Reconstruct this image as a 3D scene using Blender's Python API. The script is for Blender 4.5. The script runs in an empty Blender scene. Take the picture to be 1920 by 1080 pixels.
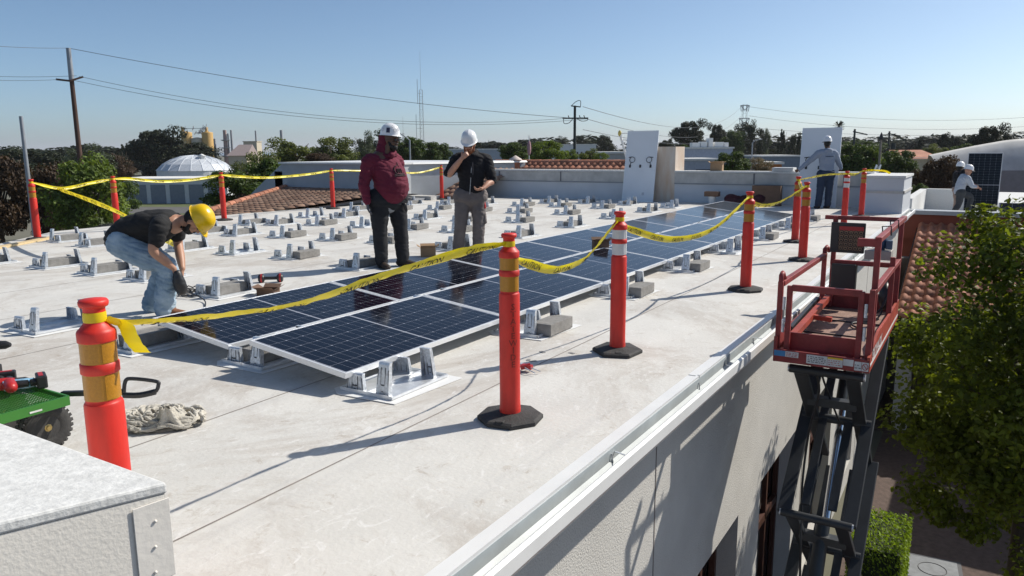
import bpy, bmesh, math, random
from mathutils import Vector, Matrix, Quaternion, noise
R_=random.Random
D=bpy.data; SC=bpy.context.scene; COL=SC.collection
PI=math.pi
# ------------------------------------------------------------------ camera
F_PX=1426.6; PIT=.1794; YAW=.5525; ROL=-.0067; CAMZ=1.5538
cy_,sy_=math.cos(YAW),math.sin(YAW); cp_,sp_=math.cos(PIT),math.sin(PIT)
FW=Vector((cy_*cp_,sy_*cp_,-sp_)); RT0=Vector((sy_,-cy_,0)); UP0=RT0.cross(FW)
RT=RT0*math.cos(ROL)+UP0*math.sin(ROL); UPV=-RT0*math.sin(ROL)+UP0*math.cos(ROL)
CO=Vector((0,0,CAMZ))
cd=D.cameras.new('camera'); cam=D.objects.new('camera',cd); COL.objects.link(cam)
cd.sensor_width=36; cd.lens=36*F_PX/1920; cd.clip_start=.05; cd.clip_end=40000
m=Matrix((RT,UPV,-FW)).transposed().to_4x4(); m.translation=CO; cam.matrix_world=m
SC.camera=cam
def pl(px,py,ax,val):                # photograph point -> where its line of sight meets a plane of the place
    d=FW*F_PX+RT*(px-960)-UPV*(py-540); return CO+d*((val-CO[ax])/d[ax])
def dp(px,py,dep):
    d=FW*F_PX+RT*(px-960)-UPV*(py-540); return CO+d*(dep/F_PX)
# ------------------------------------------------------------------ sky, sun, exposure
SUN_AZ=math.radians(-33); SUN_EL=math.radians(41.5)
w=D.worlds.new('World'); SC.world=w; w.use_nodes=True
nt=w.node_tree; nt.nodes.clear()
so=nt.nodes.new('ShaderNodeOutputWorld'); sb=nt.nodes.new('ShaderNodeBackground'); sk=nt.nodes.new('ShaderNodeTexSky')
sk.sky_type='NISHITA'; sk.sun_disc=False; sk.sun_elevation=SUN_EL; sk.sun_rotation=PI/2-SUN_AZ
sk.air_density=.7; sk.dust_density=3.5; sk.ozone_density=4; sk.altitude=1500
sb.inputs[1].default_value=.122
tn=nt.nodes.new('ShaderNodeMix'); tn.data_type='RGBA'; tn.blend_type='MULTIPLY'; tn.inputs[0].default_value=1; tn.inputs[7].default_value=(.985,1.025,.94,1)
nt.links.new(sk.outputs[0],tn.inputs[6]); nt.links.new(tn.outputs[2],sb.inputs[0]); nt.links.new(sb.outputs[0],so.inputs[0])
sl=D.lights.new('sun','SUN'); sun=D.objects.new('sun',sl); COL.objects.link(sun)
sl.energy=4.5; sl.angle=math.radians(.55); sl.color=(1,.945,.85)
sd=Vector((math.cos(SUN_EL)*math.cos(SUN_AZ),math.cos(SUN_EL)*math.sin(SUN_AZ),math.sin(SUN_EL)))
sun.rotation_euler=sd.to_track_quat('Z','Y').to_euler()
SC.view_settings.view_transform='Standard'; SC.view_settings.look='None'; SC.view_settings.gamma=1
SC.view_settings.exposure=.2; SC.view_settings.use_curve_mapping=False
SC.render.engine='CYCLES'
# ------------------------------------------------------------------ materials
MATS={}
def M(name,col,rough=.6,metal=0,var=.12,vs=4,bump=0,bs=60,coat=0,trans=0,isl=0,col2=None,spec=.5,stretch=None,detail=6):
    if name in MATS: return MATS[name]
    mt=D.materials.new(name); mt.use_nodes=True; n=mt.node_tree.nodes; l=mt.node_tree.links
    b=n['Principled BSDF']; b.inputs['Roughness'].default_value=rough; b.inputs['Metallic'].default_value=metal
    b.inputs['Coat Weight'].default_value=coat; b.inputs['Specular IOR Level'].default_value=spec
    tc=n.new('ShaderNodeTexCoord'); src=tc.outputs['Object']
    if stretch:
        mp=n.new('ShaderNodeMapping'); mp.inputs['Scale'].default_value=stretch; l.new(src,mp.inputs[0]); src=mp.outputs[0]
    nz=n.new('ShaderNodeTexNoise'); nz.inputs['Scale'].default_value=vs; nz.inputs['Detail'].default_value=detail; nz.inputs['Roughness'].default_value=.6
    l.new(src,nz.inputs['Vector'])
    rp=n.new('ShaderNodeValToRGB'); rp.color_ramp.elements[0].position=.3; rp.color_ramp.elements[1].position=.72
    c=Vector(col[:3])
    c2=Vector(col2) if col2 else c*(1+var)
    c1=c*(1-var) if not col2 else c
    rp.color_ramp.elements[0].color=(*c1,1); rp.color_ramp.elements[1].color=(*[min(1,x) for x in c2],1)
    l.new(nz.outputs[0],rp.inputs[0]); out=rp.outputs[0]
    if isl:
        g=n.new('ShaderNodeNewGeometry'); mm=n.new('ShaderNodeMapRange'); mm.inputs['To Min'].default_value=1-isl; mm.inputs['To Max'].default_value=1+isl
        l.new(g.outputs['Random Per Island'],mm.inputs[0])
        mx=n.new('ShaderNodeMix'); mx.data_type='RGBA'; mx.blend_type='MULTIPLY'; mx.inputs[0].default_value=1
        l.new(out,mx.inputs[6]); l.new(mm.outputs[0],mx.inputs[7]); out=mx.outputs[2]
    l.new(out,b.inputs['Base Color'])
    if bump:
        n2=n.new('ShaderNodeTexNoise'); n2.inputs['Scale'].default_value=bs; n2.inputs['Detail'].default_value=4
        l.new(src,n2.inputs['Vector']); bp=n.new('ShaderNodeBump'); bp.inputs['Strength'].default_value=bump; bp.inputs['Distance'].default_value=.01
        l.new(n2.outputs[0],bp.inputs['Height']); l.new(bp.outputs[0],b.inputs['Normal'])
    if trans:
        t=n.new('ShaderNodeBsdfTranslucent'); ms=n.new('ShaderNodeMixShader'); ms.inputs[0].default_value=trans
        gm=n.new('ShaderNodeMix'); gm.data_type='RGBA'; gm.blend_type='MULTIPLY'; gm.inputs[0].default_value=1
        l.new(out,gm.inputs[6]); gm.inputs[7].default_value=(1.5,1.4,.5,1); l.new(gm.outputs[2],t.inputs[0])
        l.new(b.outputs[0],ms.inputs[1]); l.new(t.outputs[0],ms.inputs[2]); l.new(ms.outputs[0],n['Material Output'].inputs[0])
    MATS[name]=mt; return mt
def nd(mt,t,**k):
    x=mt.node_tree.nodes.new(t)
    for a,b in k.items(): setattr(x,a,b)
    return x
def math_(mt,op,a,b=None,c=None):
    x=nd(mt,'ShaderNodeMath',operation=op)
    for i,v in enumerate((a,b,c)):
        if v is None: continue
        if isinstance(v,(int,float)): x.inputs[i].default_value=v
        else: mt.node_tree.links.new(v,x.inputs[i])
    return x.outputs[0]
# ------------------------------------------------------------------ mesh helpers
class MB:
    def __init__(s): s.v=[]; s.f=[]; s.mi=[]; s.sm=[]; s.cm=0
    def add(s,vs,fs,smooth=False):
        o=len(s.v); s.v+=[tuple(v) for v in vs]
        for f in fs: s.f.append(tuple(i+o for i in f)); s.mi.append(s.cm); s.sm.append(smooth)
        return s
    def box(s,c,sz,rot=None,taper=1):
        hx,hy,hz=[a/2 for a in sz]; c=Vector(c); vs=[]
        for z,t in ((-hz,1),(hz,taper)):
            for x,y in ((-hx,-hy),(hx,-hy),(hx,hy),(-hx,hy)):
                p=Vector((x*t,y*t,z)); 
                if rot is not None: p=rot@p
                vs.append(c+p)
        return s.add(vs,[(3,2,1,0),(4,5,6,7),(0,1,5,4),(1,2,6,5),(2,3,7,6),(3,0,4,7)])
    def b2(s,a,b): # axis-aligned by two corners
        a=Vector(a);b=Vector(b); return s.box((a+b)/2,[abs(x) for x in (b-a)])
    def prism(s,poly,z0,z1):
        n=len(poly); vs=[(x,y,z0) for x,y in poly]+[(x,y,z1) for x,y in poly]
        return s.add(vs,[tuple(range(n-1,-1,-1)),tuple(range(n,2*n))]+[(i,(i+1)%n,n+(i+1)%n,n+i) for i in range(n)])
    def beam(s,a,b,w,h,up=(0,0,1)):
        a=Vector(a);b=Vector(b);d=b-a;L=d.length
        if L<1e-6: return s
        z=d/L; u=Vector(up); x=u.cross(z)
        if x.length<1e-3: x=Vector((1,0,0)).cross(z)
        x.normalize(); y=z.cross(x)
        r=Matrix((x,y,z)).transposed(); return s.box((a+b)/2,(w,h,L),r)
    def tube(s,pts,r,n=8,cap=True,closed=False):
        pts=[Vector(p) for p in pts]; k=len(pts); rs=r if isinstance(r,(list,tuple)) else [r]*k
        vs=[];pu=None
        for i,p in enumerate(pts):
            d=(pts[min(i+1,k-1)]-pts[max(i-1,0)]) if not closed else (pts[(i+1)%k]-pts[i-1])
            if d.length<1e-9: d=Vector((0,0,1))
            d.normalize()
            if pu is None:
                u=d.orthogonal().normalized()
            else:
                u=(pu-d*pu.dot(d)); u=u.normalized() if u.length>1e-6 else d.orthogonal().normalized()
            pu=u; w_=d.cross(u)
            for j in range(n):
                a=2*PI*j/n; vs.append(p+(u*math.cos(a)+w_*math.sin(a))*rs[i])
        fs=[]
        for i in range(k if closed else k-1):
            i2=(i+1)%k
            for j in range(n): j2=(j+1)%n; fs.append((i*n+j,i*n+j2,i2*n+j2,i2*n+j))
        s.add(vs,fs,True)
        if cap and not closed:
            s.add(vs[:n],[tuple(range(n-1,-1,-1))]); s.add(vs[-n:],[tuple(range(n))])
        return s
    def lathe(s,prof,n=20,o=(0,0,0),rot=None,smooth=True):
        vs=[];o=Vector(o)
        for r,z in prof:
            for j in range(n):
                a=2*PI*j/n; p=Vector((r*math.cos(a),r*math.sin(a),z)); p=rot@p if rot is not None else p; vs.append(o+p)
        fs=[];k=len(prof)
        for i in range(k-1):
            for j in range(n): j2=(j+1)%n; fs.append((i*n+j,i*n+j2,(i+1)*n+j2,(i+1)*n+j))
        s.add(vs,fs,smooth)
        if prof[0][0]>1e-4: s.add(vs[:n],[tuple(range(n-1,-1,-1))])
        if prof[-1][0]>1e-4: s.add(vs[-n:],[tuple(range(n))])
        return s
    def mesh(s,name,mats):
        me=D.meshes.new(name); me.from_pydata(s.v,[],s.f)
        for m_ in (mats if isinstance(mats,(list,tuple)) else [mats]): me.materials.append(m_)
        me.polygons.foreach_set('material_index',s.mi); me.polygons.foreach_set('use_smooth',s.sm); me.update()
        return me
    def build(s,name,mats,parent=None,bevel=0):
        o=D.objects.new(name,s.mesh(name,mats)); COL.objects.link(o)
        if parent is not None: o.parent=parent
        if bevel:
            bv=o.modifiers.new('bevel','BEVEL'); bv.width=bevel; bv.segments=2; bv.limit_method='ANGLE'
        return o
def tag(o,label=None,cat=None,group=None,kind=None):
    if label: o['label']=label
    if cat: o['category']=cat
    if group: o['group']=group
    if kind: o['kind']=kind
    return o
def thing(name,label,cat,loc=(0,0,0),rz=0,group=None):
    o=D.objects.new(name,None); COL.objects.link(o); o.location=loc; o.rotation_euler=(0,0,rz); o.empty_display_size=.2
    return tag(o,label,cat,group)
KIDS={}
def copy_tree(o,parent=None,kids=None):
    c=o.copy(); COL.objects.link(c)
    if parent is not None: c.parent=parent
    for ch in [x for x in COL.objects if x.parent==o] if kids is None else kids.get(o.name,[]): copy_tree(ch,c,kids)
    return c
def kidmap(root):
    mp={}
    for x in COL.objects:
        if x.parent: mp.setdefault(x.parent.name,[]).append(x)
    return mp
def cr(P,n=8):
    P=[Vector(p) for p in P]; out=[]; k=len(P)
    for i in range(k-1):
        a=P[max(i-1,0)];b=P[i];c=P[i+1];d=P[min(i+2,k-1)]
        for j in range(n):
            t=j/n; out.append(.5*((2*b)+(c-a)*t+(2*a-5*b+4*c-d)*t*t+(3*b-a-3*c+d)*t**3))
    out.append(P[-1]); return out
_tc={}
def text_geo(body,bold=.0):
    if (body,bold) in _tc: return _tc[(body,bold)]
    cu=D.curves.new('t','FONT'); cu.body=body; cu.size=1; cu.offset=bold; cu.resolution_u=2; cu.align_x='LEFT'
    o=D.objects.new('t',cu); COL.objects.link(o)
    dg=bpy.context.evaluated_depsgraph_get(); me=D.meshes.new_from_object(o.evaluated_get(dg))
    r=([tuple(v.co) for v in me.vertices],[tuple(p.vertices) for p in me.polygons])
    D.objects.remove(o); D.meshes.remove(me); _tc[(body,bold)]=r; return r
def text_on(mb,body,org,ux,uy,h,width=None,bold=.0,center=False):
    vs,fs=text_geo(body,bold); xs=[v[0] for v in vs]; x0=min(xs); W=max(xs)-x0
    s=h/.72; sx=(width/W) if width else s; ux=Vector(ux).normalized(); uy=Vector(uy).normalized(); org=Vector(org)
    if center: org=org-ux*(W*sx/2)
    mb.add([org+ux*((v[0]-x0)*sx)+uy*(v[1]*s) for v in vs],fs)
# ------------------------------------------------------------------ material set
m_deck=M('roof_membrane',(.60,.585,.55),.75,var=.09,vs=1.1,bump=.25,bs=35,detail=9)
def deck_extra():
    n=m_deck.node_tree.nodes; l=m_deck.node_tree.links; b=n['Principled BSDF']
    tc=nd(m_deck,'ShaderNodeTexCoord'); base=b.inputs['Base Color'].links[0].from_socket
    def layer(base,scale,lo,hi,col,fac,mapsc=(1,1,1),dist=0,rough=.7):
        mp=nd(m_deck,'ShaderNodeMapping'); mp.inputs['Scale'].default_value=mapsc; l.new(tc.outputs['Object'],mp.inputs[0])
        z=nd(m_deck,'ShaderNodeTexNoise'); z.inputs['Scale'].default_value=scale; z.inputs['Detail'].default_value=10; z.inputs['Roughness'].default_value=rough; z.inputs['Distortion'].default_value=dist
        l.new(mp.outputs[0],z.inputs['Vector'])
        r=nd(m_deck,'ShaderNodeMapRange'); r.inputs['From Min'].default_value=lo; r.inputs['From Max'].default_value=hi; r.inputs['To Max'].default_value=fac
        l.new(z.outputs[0],r.inputs[0])
        x=nd(m_deck,'ShaderNodeMix',data_type='RGBA'); l.new(r.outputs[0],x.inputs[0]); l.new(base,x.inputs[6]); x.inputs[7].default_value=(*col,1); return x.outputs[2]
    o=layer(base,.5,.47,.60,(.44,.40,.355),.8,dist=1.0,rough=.78)      # broad dusty stains
    o=layer(o,1.7,.56,.68,(.31,.245,.18),.7,dist=2.2,rough=.85)          # small dirt marks
    o=layer(o,3,.56,.66,(.72,.71,.69),.65,mapsc=(1,2,1),dist=3.5)       # pale scuffs
    o=layer(o,16,.66,.76,(.24,.20,.17),.5,dist=.8)                    # specks
    o=layer(o,1.2,.55,.75,(.42,.41,.40),.6,mapsc=(.22,2.6,1),dist=.3)  # streaks along the sheets
    l.new(o,b.inputs['Base Color'])
deck_extra()
m_seam=M('seam_grime',(.25,.22,.20),.9,var=.3)
m_stucco=M('beige_stucco',(.77,.73,.665),.85,var=.05,vs=3,bump=.16,bs=110)
m_stucco2=M('rough_wall_stucco',(.55,.53,.49),.85,var=.07,vs=2.2,bump=.7,bs=75)
m_coat=M('white_roof_coating',(.62,.62,.605),.75,var=.16,vs=38,bump=.25,bs=90)
m_par=M('parapet_membrane',(.55,.57,.60),.7,var=.06,vs=1.5,bump=.1,bs=10)
m_cflash=M('old_flashing',(.46,.45,.43),.75,var=.18,vs=3,bump=.3,bs=20)
m_white=M('white_painted_metal',(.72,.72,.71),.4,var=.05,vs=3)
m_gut=M('gutter_inside',(.38,.33,.28),.7,var=.35,vs=5,col2=(.62,.62,.6))
m_rust=M('gutter_rust',(.30,.16,.08),.8,var=.3,vs=8)
m_black=M('black_rubber',(.038,.036,.035),.8,var=.4,vs=12,bump=.3,bs=80)
m_bplast=M('black_plastic',(.02,.02,.022),.45,var=.15)
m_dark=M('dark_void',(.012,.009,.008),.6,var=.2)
m_brown=M('brown_window_frame',(.075,.028,.018),.5,var=.2,vs=3)
m_glass=M('dark_glass',(.012,.014,.017),.08,var=.1,spec=.8)
m_galv=M('galvanised_steel',(.62,.65,.69),.38,metal=.55,var=.28,vs=40,bump=.15,bs=40)
m_galvw=M('pale_steel_tray',(.70,.72,.74),.42,metal=.55,var=.15,vs=12)
m_pad=M('white_slip_sheet',(.74,.74,.73),.6,var=.05)
m_conc=M('concrete_block',(.26,.25,.235),.92,var=.22,vs=14,bump=.9,bs=120)
m_orange=M('orange_post_plastic',(.60,.022,.012),.5,var=.22,vs=9,bump=.15,bs=25,stretch=(1,1,.35))
m_refl=M('amber_reflective_band',(.42,.19,.012),.35,var=.12,vs=120,bump=.2,bs=300)
m_reflw=M('white_reflective_band',(.62,.62,.63),.35,var=.12,vs=10)
m_ink=M('black_ink',(.02,.018,.015),.7,var=.1)
m_inkf=M('faded_stencil',(.22,.02,.012),.7,var=.1)
m_tape=M('yellow_caution_tape',(.80,.66,.015),.35,var=.08,vs=8,trans=.25)
m_alu=M('module_aluminium',(.80,.81,.82),.35,metal=.35,var=.04)
m_tile=M('clay_tile',(.30,.105,.055),.8,var=.3,vs=1.7,isl=.28,col2=(.46,.21,.13),bump=.3,bs=60)
m_tile2=M('weathered_clay_tile',(.17,.085,.055),.85,var=.3,vs=1.7,isl=.25,col2=(.36,.24,.17),bump=.3,bs=60)
m_red=M('dark_red_wall',(.19,.045,.025),.8,var=.15,vs=2)
m_rpaint=M('red_lift_paint',(.25,.032,.030),.55,var=.35,vs=9,bump=.1,bs=30)
m_rpaint2=M('orange_red_lift_panel',(.36,.05,.025),.5,var=.25,vs=8)
m_floor=M('worn_platform_plate',(.28,.17,.13),.7,var=.3,vs=9,bump=.4,bs=60)
m_grey=M('grey_scissor_paint',(.030,.034,.039),.45,var=.25,vs=5)
m_chrome=M('chrome_rod',(.7,.7,.72),.12,metal=1,var=.05)
m_sticker=M('white_sticker',(.62,.62,.60),.5,var=.15,vs=14)
m_blue=M('blue_sticker',(.05,.22,.45),.5)
m_yel=M('yellow_sticker',(.75,.5,.03),.5)
m_manual=M('brown_manual_page',(.33,.21,.13),.7,var=.1)
m_card=M('cardboard',(.36,.23,.13),.85,var=.1,vs=6)
m_card2=M('dark_cardboard',(.15,.09,.06),.85,var=.15,vs=6)
m_wood=M('pale_timber',(.60,.46,.26),.8,var=.15,vs=6,stretch=(1,12,12))
m_green=M('green_cart_paint',(.035,.17,.02),.4,var=.1)
m_redpl=M('red_tool_plastic',(.42,.02,.02),.4,var=.1)
m_brass=M('brass_hub',(.5,.36,.14),.35,metal=.8)
m_cloth=M('dirty_white_cloth',(.48,.45,.39),.95,var=.3,vs=7,bump=.8,bs=70)
m_backsheet=M('module_backsheet',(.70,.73,.77),.5,var=.04,vs=1)
m_pole=M('creosoted_pole',(.085,.045,.033),.85,var=.3,vs=3,stretch=(8,8,.6),bump=.4,bs=20)
m_steel=M('grey_pole_steel',(.30,.32,.35),.5,metal=.3)
m_wire=M('wire',(.12,.13,.15),.6)
m_lat=M('lattice_steel',(.28,.29,.31),.6)
m_asph=M('asphalt',(.11,.105,.10),.9,var=.25,vs=.8)
m_brick=M('paver_courtyard',(.10,.068,.055),.9,var=.3,vs=9,bump=.6,bs=30)
m_grass=M('dry_green_grass',(.10,.12,.045),.95,var=.3,vs=.6)
m_wall_w=M('white_building_wall',(.62,.63,.65),.8,var=.06)
m_wall_b=M('beige_building_wall',(.50,.44,.34),.8,var=.1)
m_wall_g=M('grey_building_wall',(.20,.21,.22),.8,var=.1)
m_roofw=M('bright_flat_roof',(.72,.71,.68),.7,var=.1)
m_ytank=M('ochre_tank_paint',(.55,.34,.11),.6,var=.15)
# ------------------------------------------------------------------ the ground
g=MB(); N=96; ring=[0,30,60,120,300,900,3000,12000,30000]
vs=[(0,0,-5)];
for r in ring[1:]:
    for j in range(N): a=2*PI*j/N; vs.append((r*math.cos(a),r*math.sin(a),-5))
fs=[(0,1+j,1+(j+1)%N) for j in range(N)]
for i in range(len(ring)-2):
    for j in range(N): fs.append((1+i*N+j,1+(i+1)*N+j,1+(i+1)*N+(j+1)%N,1+i*N+(j+1)%N))
g.add(vs,fs)
m_ground=M('town_ground',(.085,.09,.055),.95,var=.4,vs=.03,col2=(.17,.155,.12),detail=8)
tag(g.build('ground',m_ground),kind='structure')
# courtyard paving, grass field, road, water, hills
q=MB(); q.add([(-4,1.5,-4.99),(-4,-14,-4.99),(19.5,-14,-4.99),(19.5,1.5,-4.99)],[(0,1,2,3)]); tag(q.build('courtyard_paving',m_brick),kind='structure')
a,b,c,d=[pl(x,y,2,-4.98) for x,y in ((180,366),(470,366),(470,420),(150,420))]
q=MB(); q.add([a,b,c,d],[(0,3,2,1)]); tag(q.build('grass_field',m_grass),kind='structure')
a,b,c,d=[pl(x,y,2,-4.97) for x,y in ((150,388),(480,388),(480,400),(140,400))]
q=MB(); q.add([a,b,c,d],[(0,3,2,1)]); tag(q.build('road',m_asph),kind='structure')
m_water=M('bay_water',(.16,.20,.24),.35,var=.06,vs=.002)
q=MB(); vs=[];K=40
for r in (1500,9000):
    for j in range(K+1):
        a=YAW+math.radians(4+60*j/K); vs.append((r*math.cos(a),r*math.sin(a),-4.6))
q.add(vs,[(j,K+1+j,K+2+j,j+1) for j in range(K)]); tag(q.build('bay_water',m_water),kind='structure')
m_hill=M('far_hills',(.15,.15,.13),1,var=.2,vs=.0006)
q=MB(); vs=[];K=120
for j in range(K+1):
    a=YAW+math.radians(-50+110*j/K); h=30+28*noise.noise(Vector((j*.11,3,0)))+14*noise.noise(Vector((j*.4,7,0)))
    for r,z in ((8200,-6),(9000,max(8,h)*.7),(9800,max(12,h)),(12000,-6)): vs.append((r*math.cos(a),r*math.sin(a),z))
fs=[]
for j in range(K):
    for i in range(3): fs.append((j*4+i,j*4+i+1,j*4+5+i,j*4+4+i))
q.add(vs,fs,True); tag(q.build('hills',m_hill),kind='structure')
# ------------------------------------------------------------------ the office building we look along
bld=thing('office_building','low white office building whose flat pale roof carries the solar array','building',(0,0,0))
deck=[(-4,1.57),(22,1.57),(22,14.9),(20,15.25),(12.9,16.1),(8.2,15.9),(6.6,14.6),(3,12.5),(-4,12.5)]
q=MB(); q.prism(deck,-.14,0); q.build('roof_deck',m_deck,bld)
for y,x1 in ((2.67,22),(3.77,22),(6.3,22),(7.83,22),(9.35,22),(10.9,21.9),(12.35,21.5),(13.9,20)):
    q=MB(); pts=[Vector((x,y+.012*noise.noise(Vector((x*.7,y,0))),.002)) for x in [-3+i*.5 for i in range(int((x1+3)*2))]]
    for i in range(len(pts)-1):
        if y>12.4 and pts[i].x<5.5: continue
        a,b=pts[i],pts[i+1]; h=Vector((0,.0045,0)); q.add([a-h,b-h,b+h,a+h],[(0,1,2,3)])
    q.build('membrane_seam',m_seam,bld)
q=MB(); q.b2((-4,15.0,0),(8.0,15.25,.035)); 
o=q.build('timber_board',m_wood); o.location=(0,0,0)
a=pl(0,466,2,0);b=pl(98,447,2,0); q=MB(); q.beam((a.x-2*(b.x-a.x),a.y-2*(b.y-a.y),.02),(b.x,b.y,.02),.14,.035); D.objects.remove(o)
tag(q.build('timber_board',m_wood),'pale yellow timber board lying along the far left roof edge','board')
# wall on the gutter side, with window bays (x from -4 to 22)
WY=1.80; BAYS=[(5.7,7.2),(8.1,10.0),(11.0,12.9),(13.9,15.8),(16.8,18.6),(19.5,21.2)]; HZ=-2.05; SZ=-4.6
q=MB(); q.b2((-4,WY,HZ),(22.2,WY+.25,-.145))
xs=[-4]+[v for b in BAYS for v in b]+[22.2]
for i in range(0,len(xs),2): q.b2((xs[i],WY,-5.2),(xs[i+1],WY+.25,HZ))
for a,b in BAYS: q.b2((a,WY,-5.2),(b,WY+.25,SZ))
q.build('gutter_side_wall',m_stucco2,bld)
q=MB()
for x in (4.84,10.5,16.3): q.b2((x-.006,WY-.004,-5),(x+.006,WY,-.145))
q.build('wall_joint',m_seam,bld)
for a,b in BAYS:
    q=MB(); y=WY+.2
    for k in range(4): x=a+(b-a)*k/3; x=min(max(x,a+.03),b-.03); q.b2((x-.03,y,SZ),(x+.03,y+.06,HZ))
    q.b2((a,y,SZ),(b,y+.06,SZ+.06)); q.b2((a,y,HZ-.06),(b,y+.06,HZ)); q.b2((a,y,-3.1),(b,y+.06,-3.0))
    wf=q.build('window',m_brown,bld)
    q=MB(); q.b2((a,y+.07,SZ),(b,y+.09,HZ)); q.build('pane',m_glass,wf)
q=MB(); q.b2((21.9,WY+.25,-5.2),(22.2,15,-.145)); q.b2((-4,WY+.25,-5.2),(-3.8,12.5,-.145)); q.b2((-3.8,12.3,-5.2),(6.6,12.5,-.145)); q.build('end_wall',m_stucco2,bld)
q=MB(); q.b2((3.05,12.55,-5.2),(21.9,14.5,-.145)); q.build('rear_wall',m_stucco2,bld)
# fascia flashing strip and open box gutter
q=MB()
xx=-4
while xx<21.9:
    x2=min(xx+2.98,22); q.b2((xx,1.575,-.02),(x2,1.64,.004)); q.b2((xx,1.560,-.12),(x2,1.577,.012)); xx+=3
q.build('edge_flashing',m_white,bld)
gt=thing('roof_gutter','long open white box gutter with rusty inside along the roof edge','gutter')
def extr(mb,poly,x0,x1): 
    n=len(poly); mb.add([(x0,y,z) for y,z in poly]+[(x1,y,z) for y,z in poly],[(i,(i+1)%n,n+(i+1)%n,n+i) for i in range(n)]+[tuple(range(n-1,-1,-1)),tuple(range(n,2*n))])
q=MB(); extr(q,[(1.442,-.02),(1.442,-.085),(1.462,-.12),(1.556,-.12),(1.556,-.116),(1.466,-.116),(1.449,-.083),(1.449,-.03),(1.468,-.025),(1.468,-.013),(1.457,-.008)],-4,22.1); q.build('gutter_trough',m_white,gt)
q=MB(); q.b2((-4,1.470,-.1155),(22.1,1.554,-.113)); q.build('trough_bottom',m_gut,gt)
q=MB(); q.b2((-4,1.470,-.1128),(22.1,1.502,-.1105)); q.b2((-4,1.450,-.10),(22.1,1.462,-.04)); q.build('rusty_lip_inside',m_rust,gt)
q=MB(); q.b2((-4,1.5565,-.145),(22.1,1.5595,-.005)); q.add([(-4,1.5555,-.07),(22.1,1.5555,-.07),(22.1,1.50,-.1125),(-4,1.50,-.1125)],[(0,1,2,3)]); q.build('gutter_back',M('gutter_back_grey',(.42,.46,.47),.5,var=.15,vs=4),gt)
q=MB(); x=.6
while x<22: q.tube([(x,1.455,-.05),(x+.01,1.475,-.112),(x+.01,1.54,-.105),(x+.01,1.552,-.03)],.0045,5); (q.beam((x+.02,1.455,-.03),(x+.06,1.555,-.035),.010,.003) if int(x)%3==0 else None); x+=1.45
q.build('gutter_hanger',m_galv,gt)
# near corner parapet, bottom left of the photograph
PT=.82; A_=pl(308,905,2,PT); A=(A_.x,A_.y); u=Vector((-.985,.172)).normalized(); pn_=Vector((u.y,-u.x)); pn_=pn_ if pn_.y<0 else -pn_
# height of the coping where the photograph's left edge cuts it
d_=FW*F_PX+RT*(0-960)-UPV*(978-540); t_=((A[0]-CO.x)*pn_.x+(A[1]-CO.y)*pn_.y)/(d_.x*pn_.x+d_.y*pn_.y); Q_=CO+d_*t_; slp=(Q_.z-PT)/(Vector((Q_.x,Q_.y))-Vector(A)).length; LN=1.3
C=(A[0]+u.x*LN,A[1]+u.y*LN); ZC=PT+slp*LN; bk=(A[0]+.005,A[1]+2.6); bc=(C[0],C[1]+2.8); nrm=pn_
def slab(q,p,z0,z1,e=0,out=0):   # p: A,back,backC,C ; top follows the slope
    z=[PT,PT,ZC,ZC]; pp=[(p[0][0]+e+nrm.x*out,p[0][1]+nrm.y*out),(p[1][0]+e,p[1][1]),(p[2][0],p[2][1]),(p[3][0]+nrm.x*out,p[3][1]+nrm.y*out)]
    vs=[(a[0],a[1],(zz+z0) if z0>-1 else z0) for a,zz in zip(pp,z)]+[(a[0],a[1],zz+z1) for a,zz in zip(pp,z)]
    q.add(vs,[(3,2,1,0),(4,5,6,7)]+[(i,(i+1)%4,4+(i+1)%4,4+i) for i in range(4)])
quad=[A,bk,bc,C]
q=MB(); slab(q,quad,-1.2,-.027); q.build('near_parapet_wall',m_stucco,bld)
q=MB(); slab(q,quad,-.0271,0,.005,.004); q.build('near_parapet_cap',m_coat,bld,bevel=.006)
q=MB(); a0=Vector(A)+nrm*.003; a1=a0+u*.075
q.prism([tuple(a0+Vector((.004,0))),tuple(a1),tuple(a1+nrm*.002),tuple(a0+nrm*.0025+Vector((.005,-.001)))],PT-.225,PT-.036); q.build('corner_flashing',M('corner_flashing_coat',(.77,.73,.67),.8,var=.05,bump=.12,bs=60),bld,bevel=.003)
for t,z in ((.03,.03),(.035,.09),(.04,.15)):
    p=a0+u*t+nrm*.0028; q=MB(); q.lathe([(.0001,.0),(.004,.001),(.003,.003),(.0001,.004)],8,(p.x,p.y,PT-.05-z),Matrix.Rotation(math.atan2(nrm.y,nrm.x),3,'Z')@Matrix.Rotation(PI/2,3,'Y')); q.build('flashing_screw',m_stucco,bld)
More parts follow.
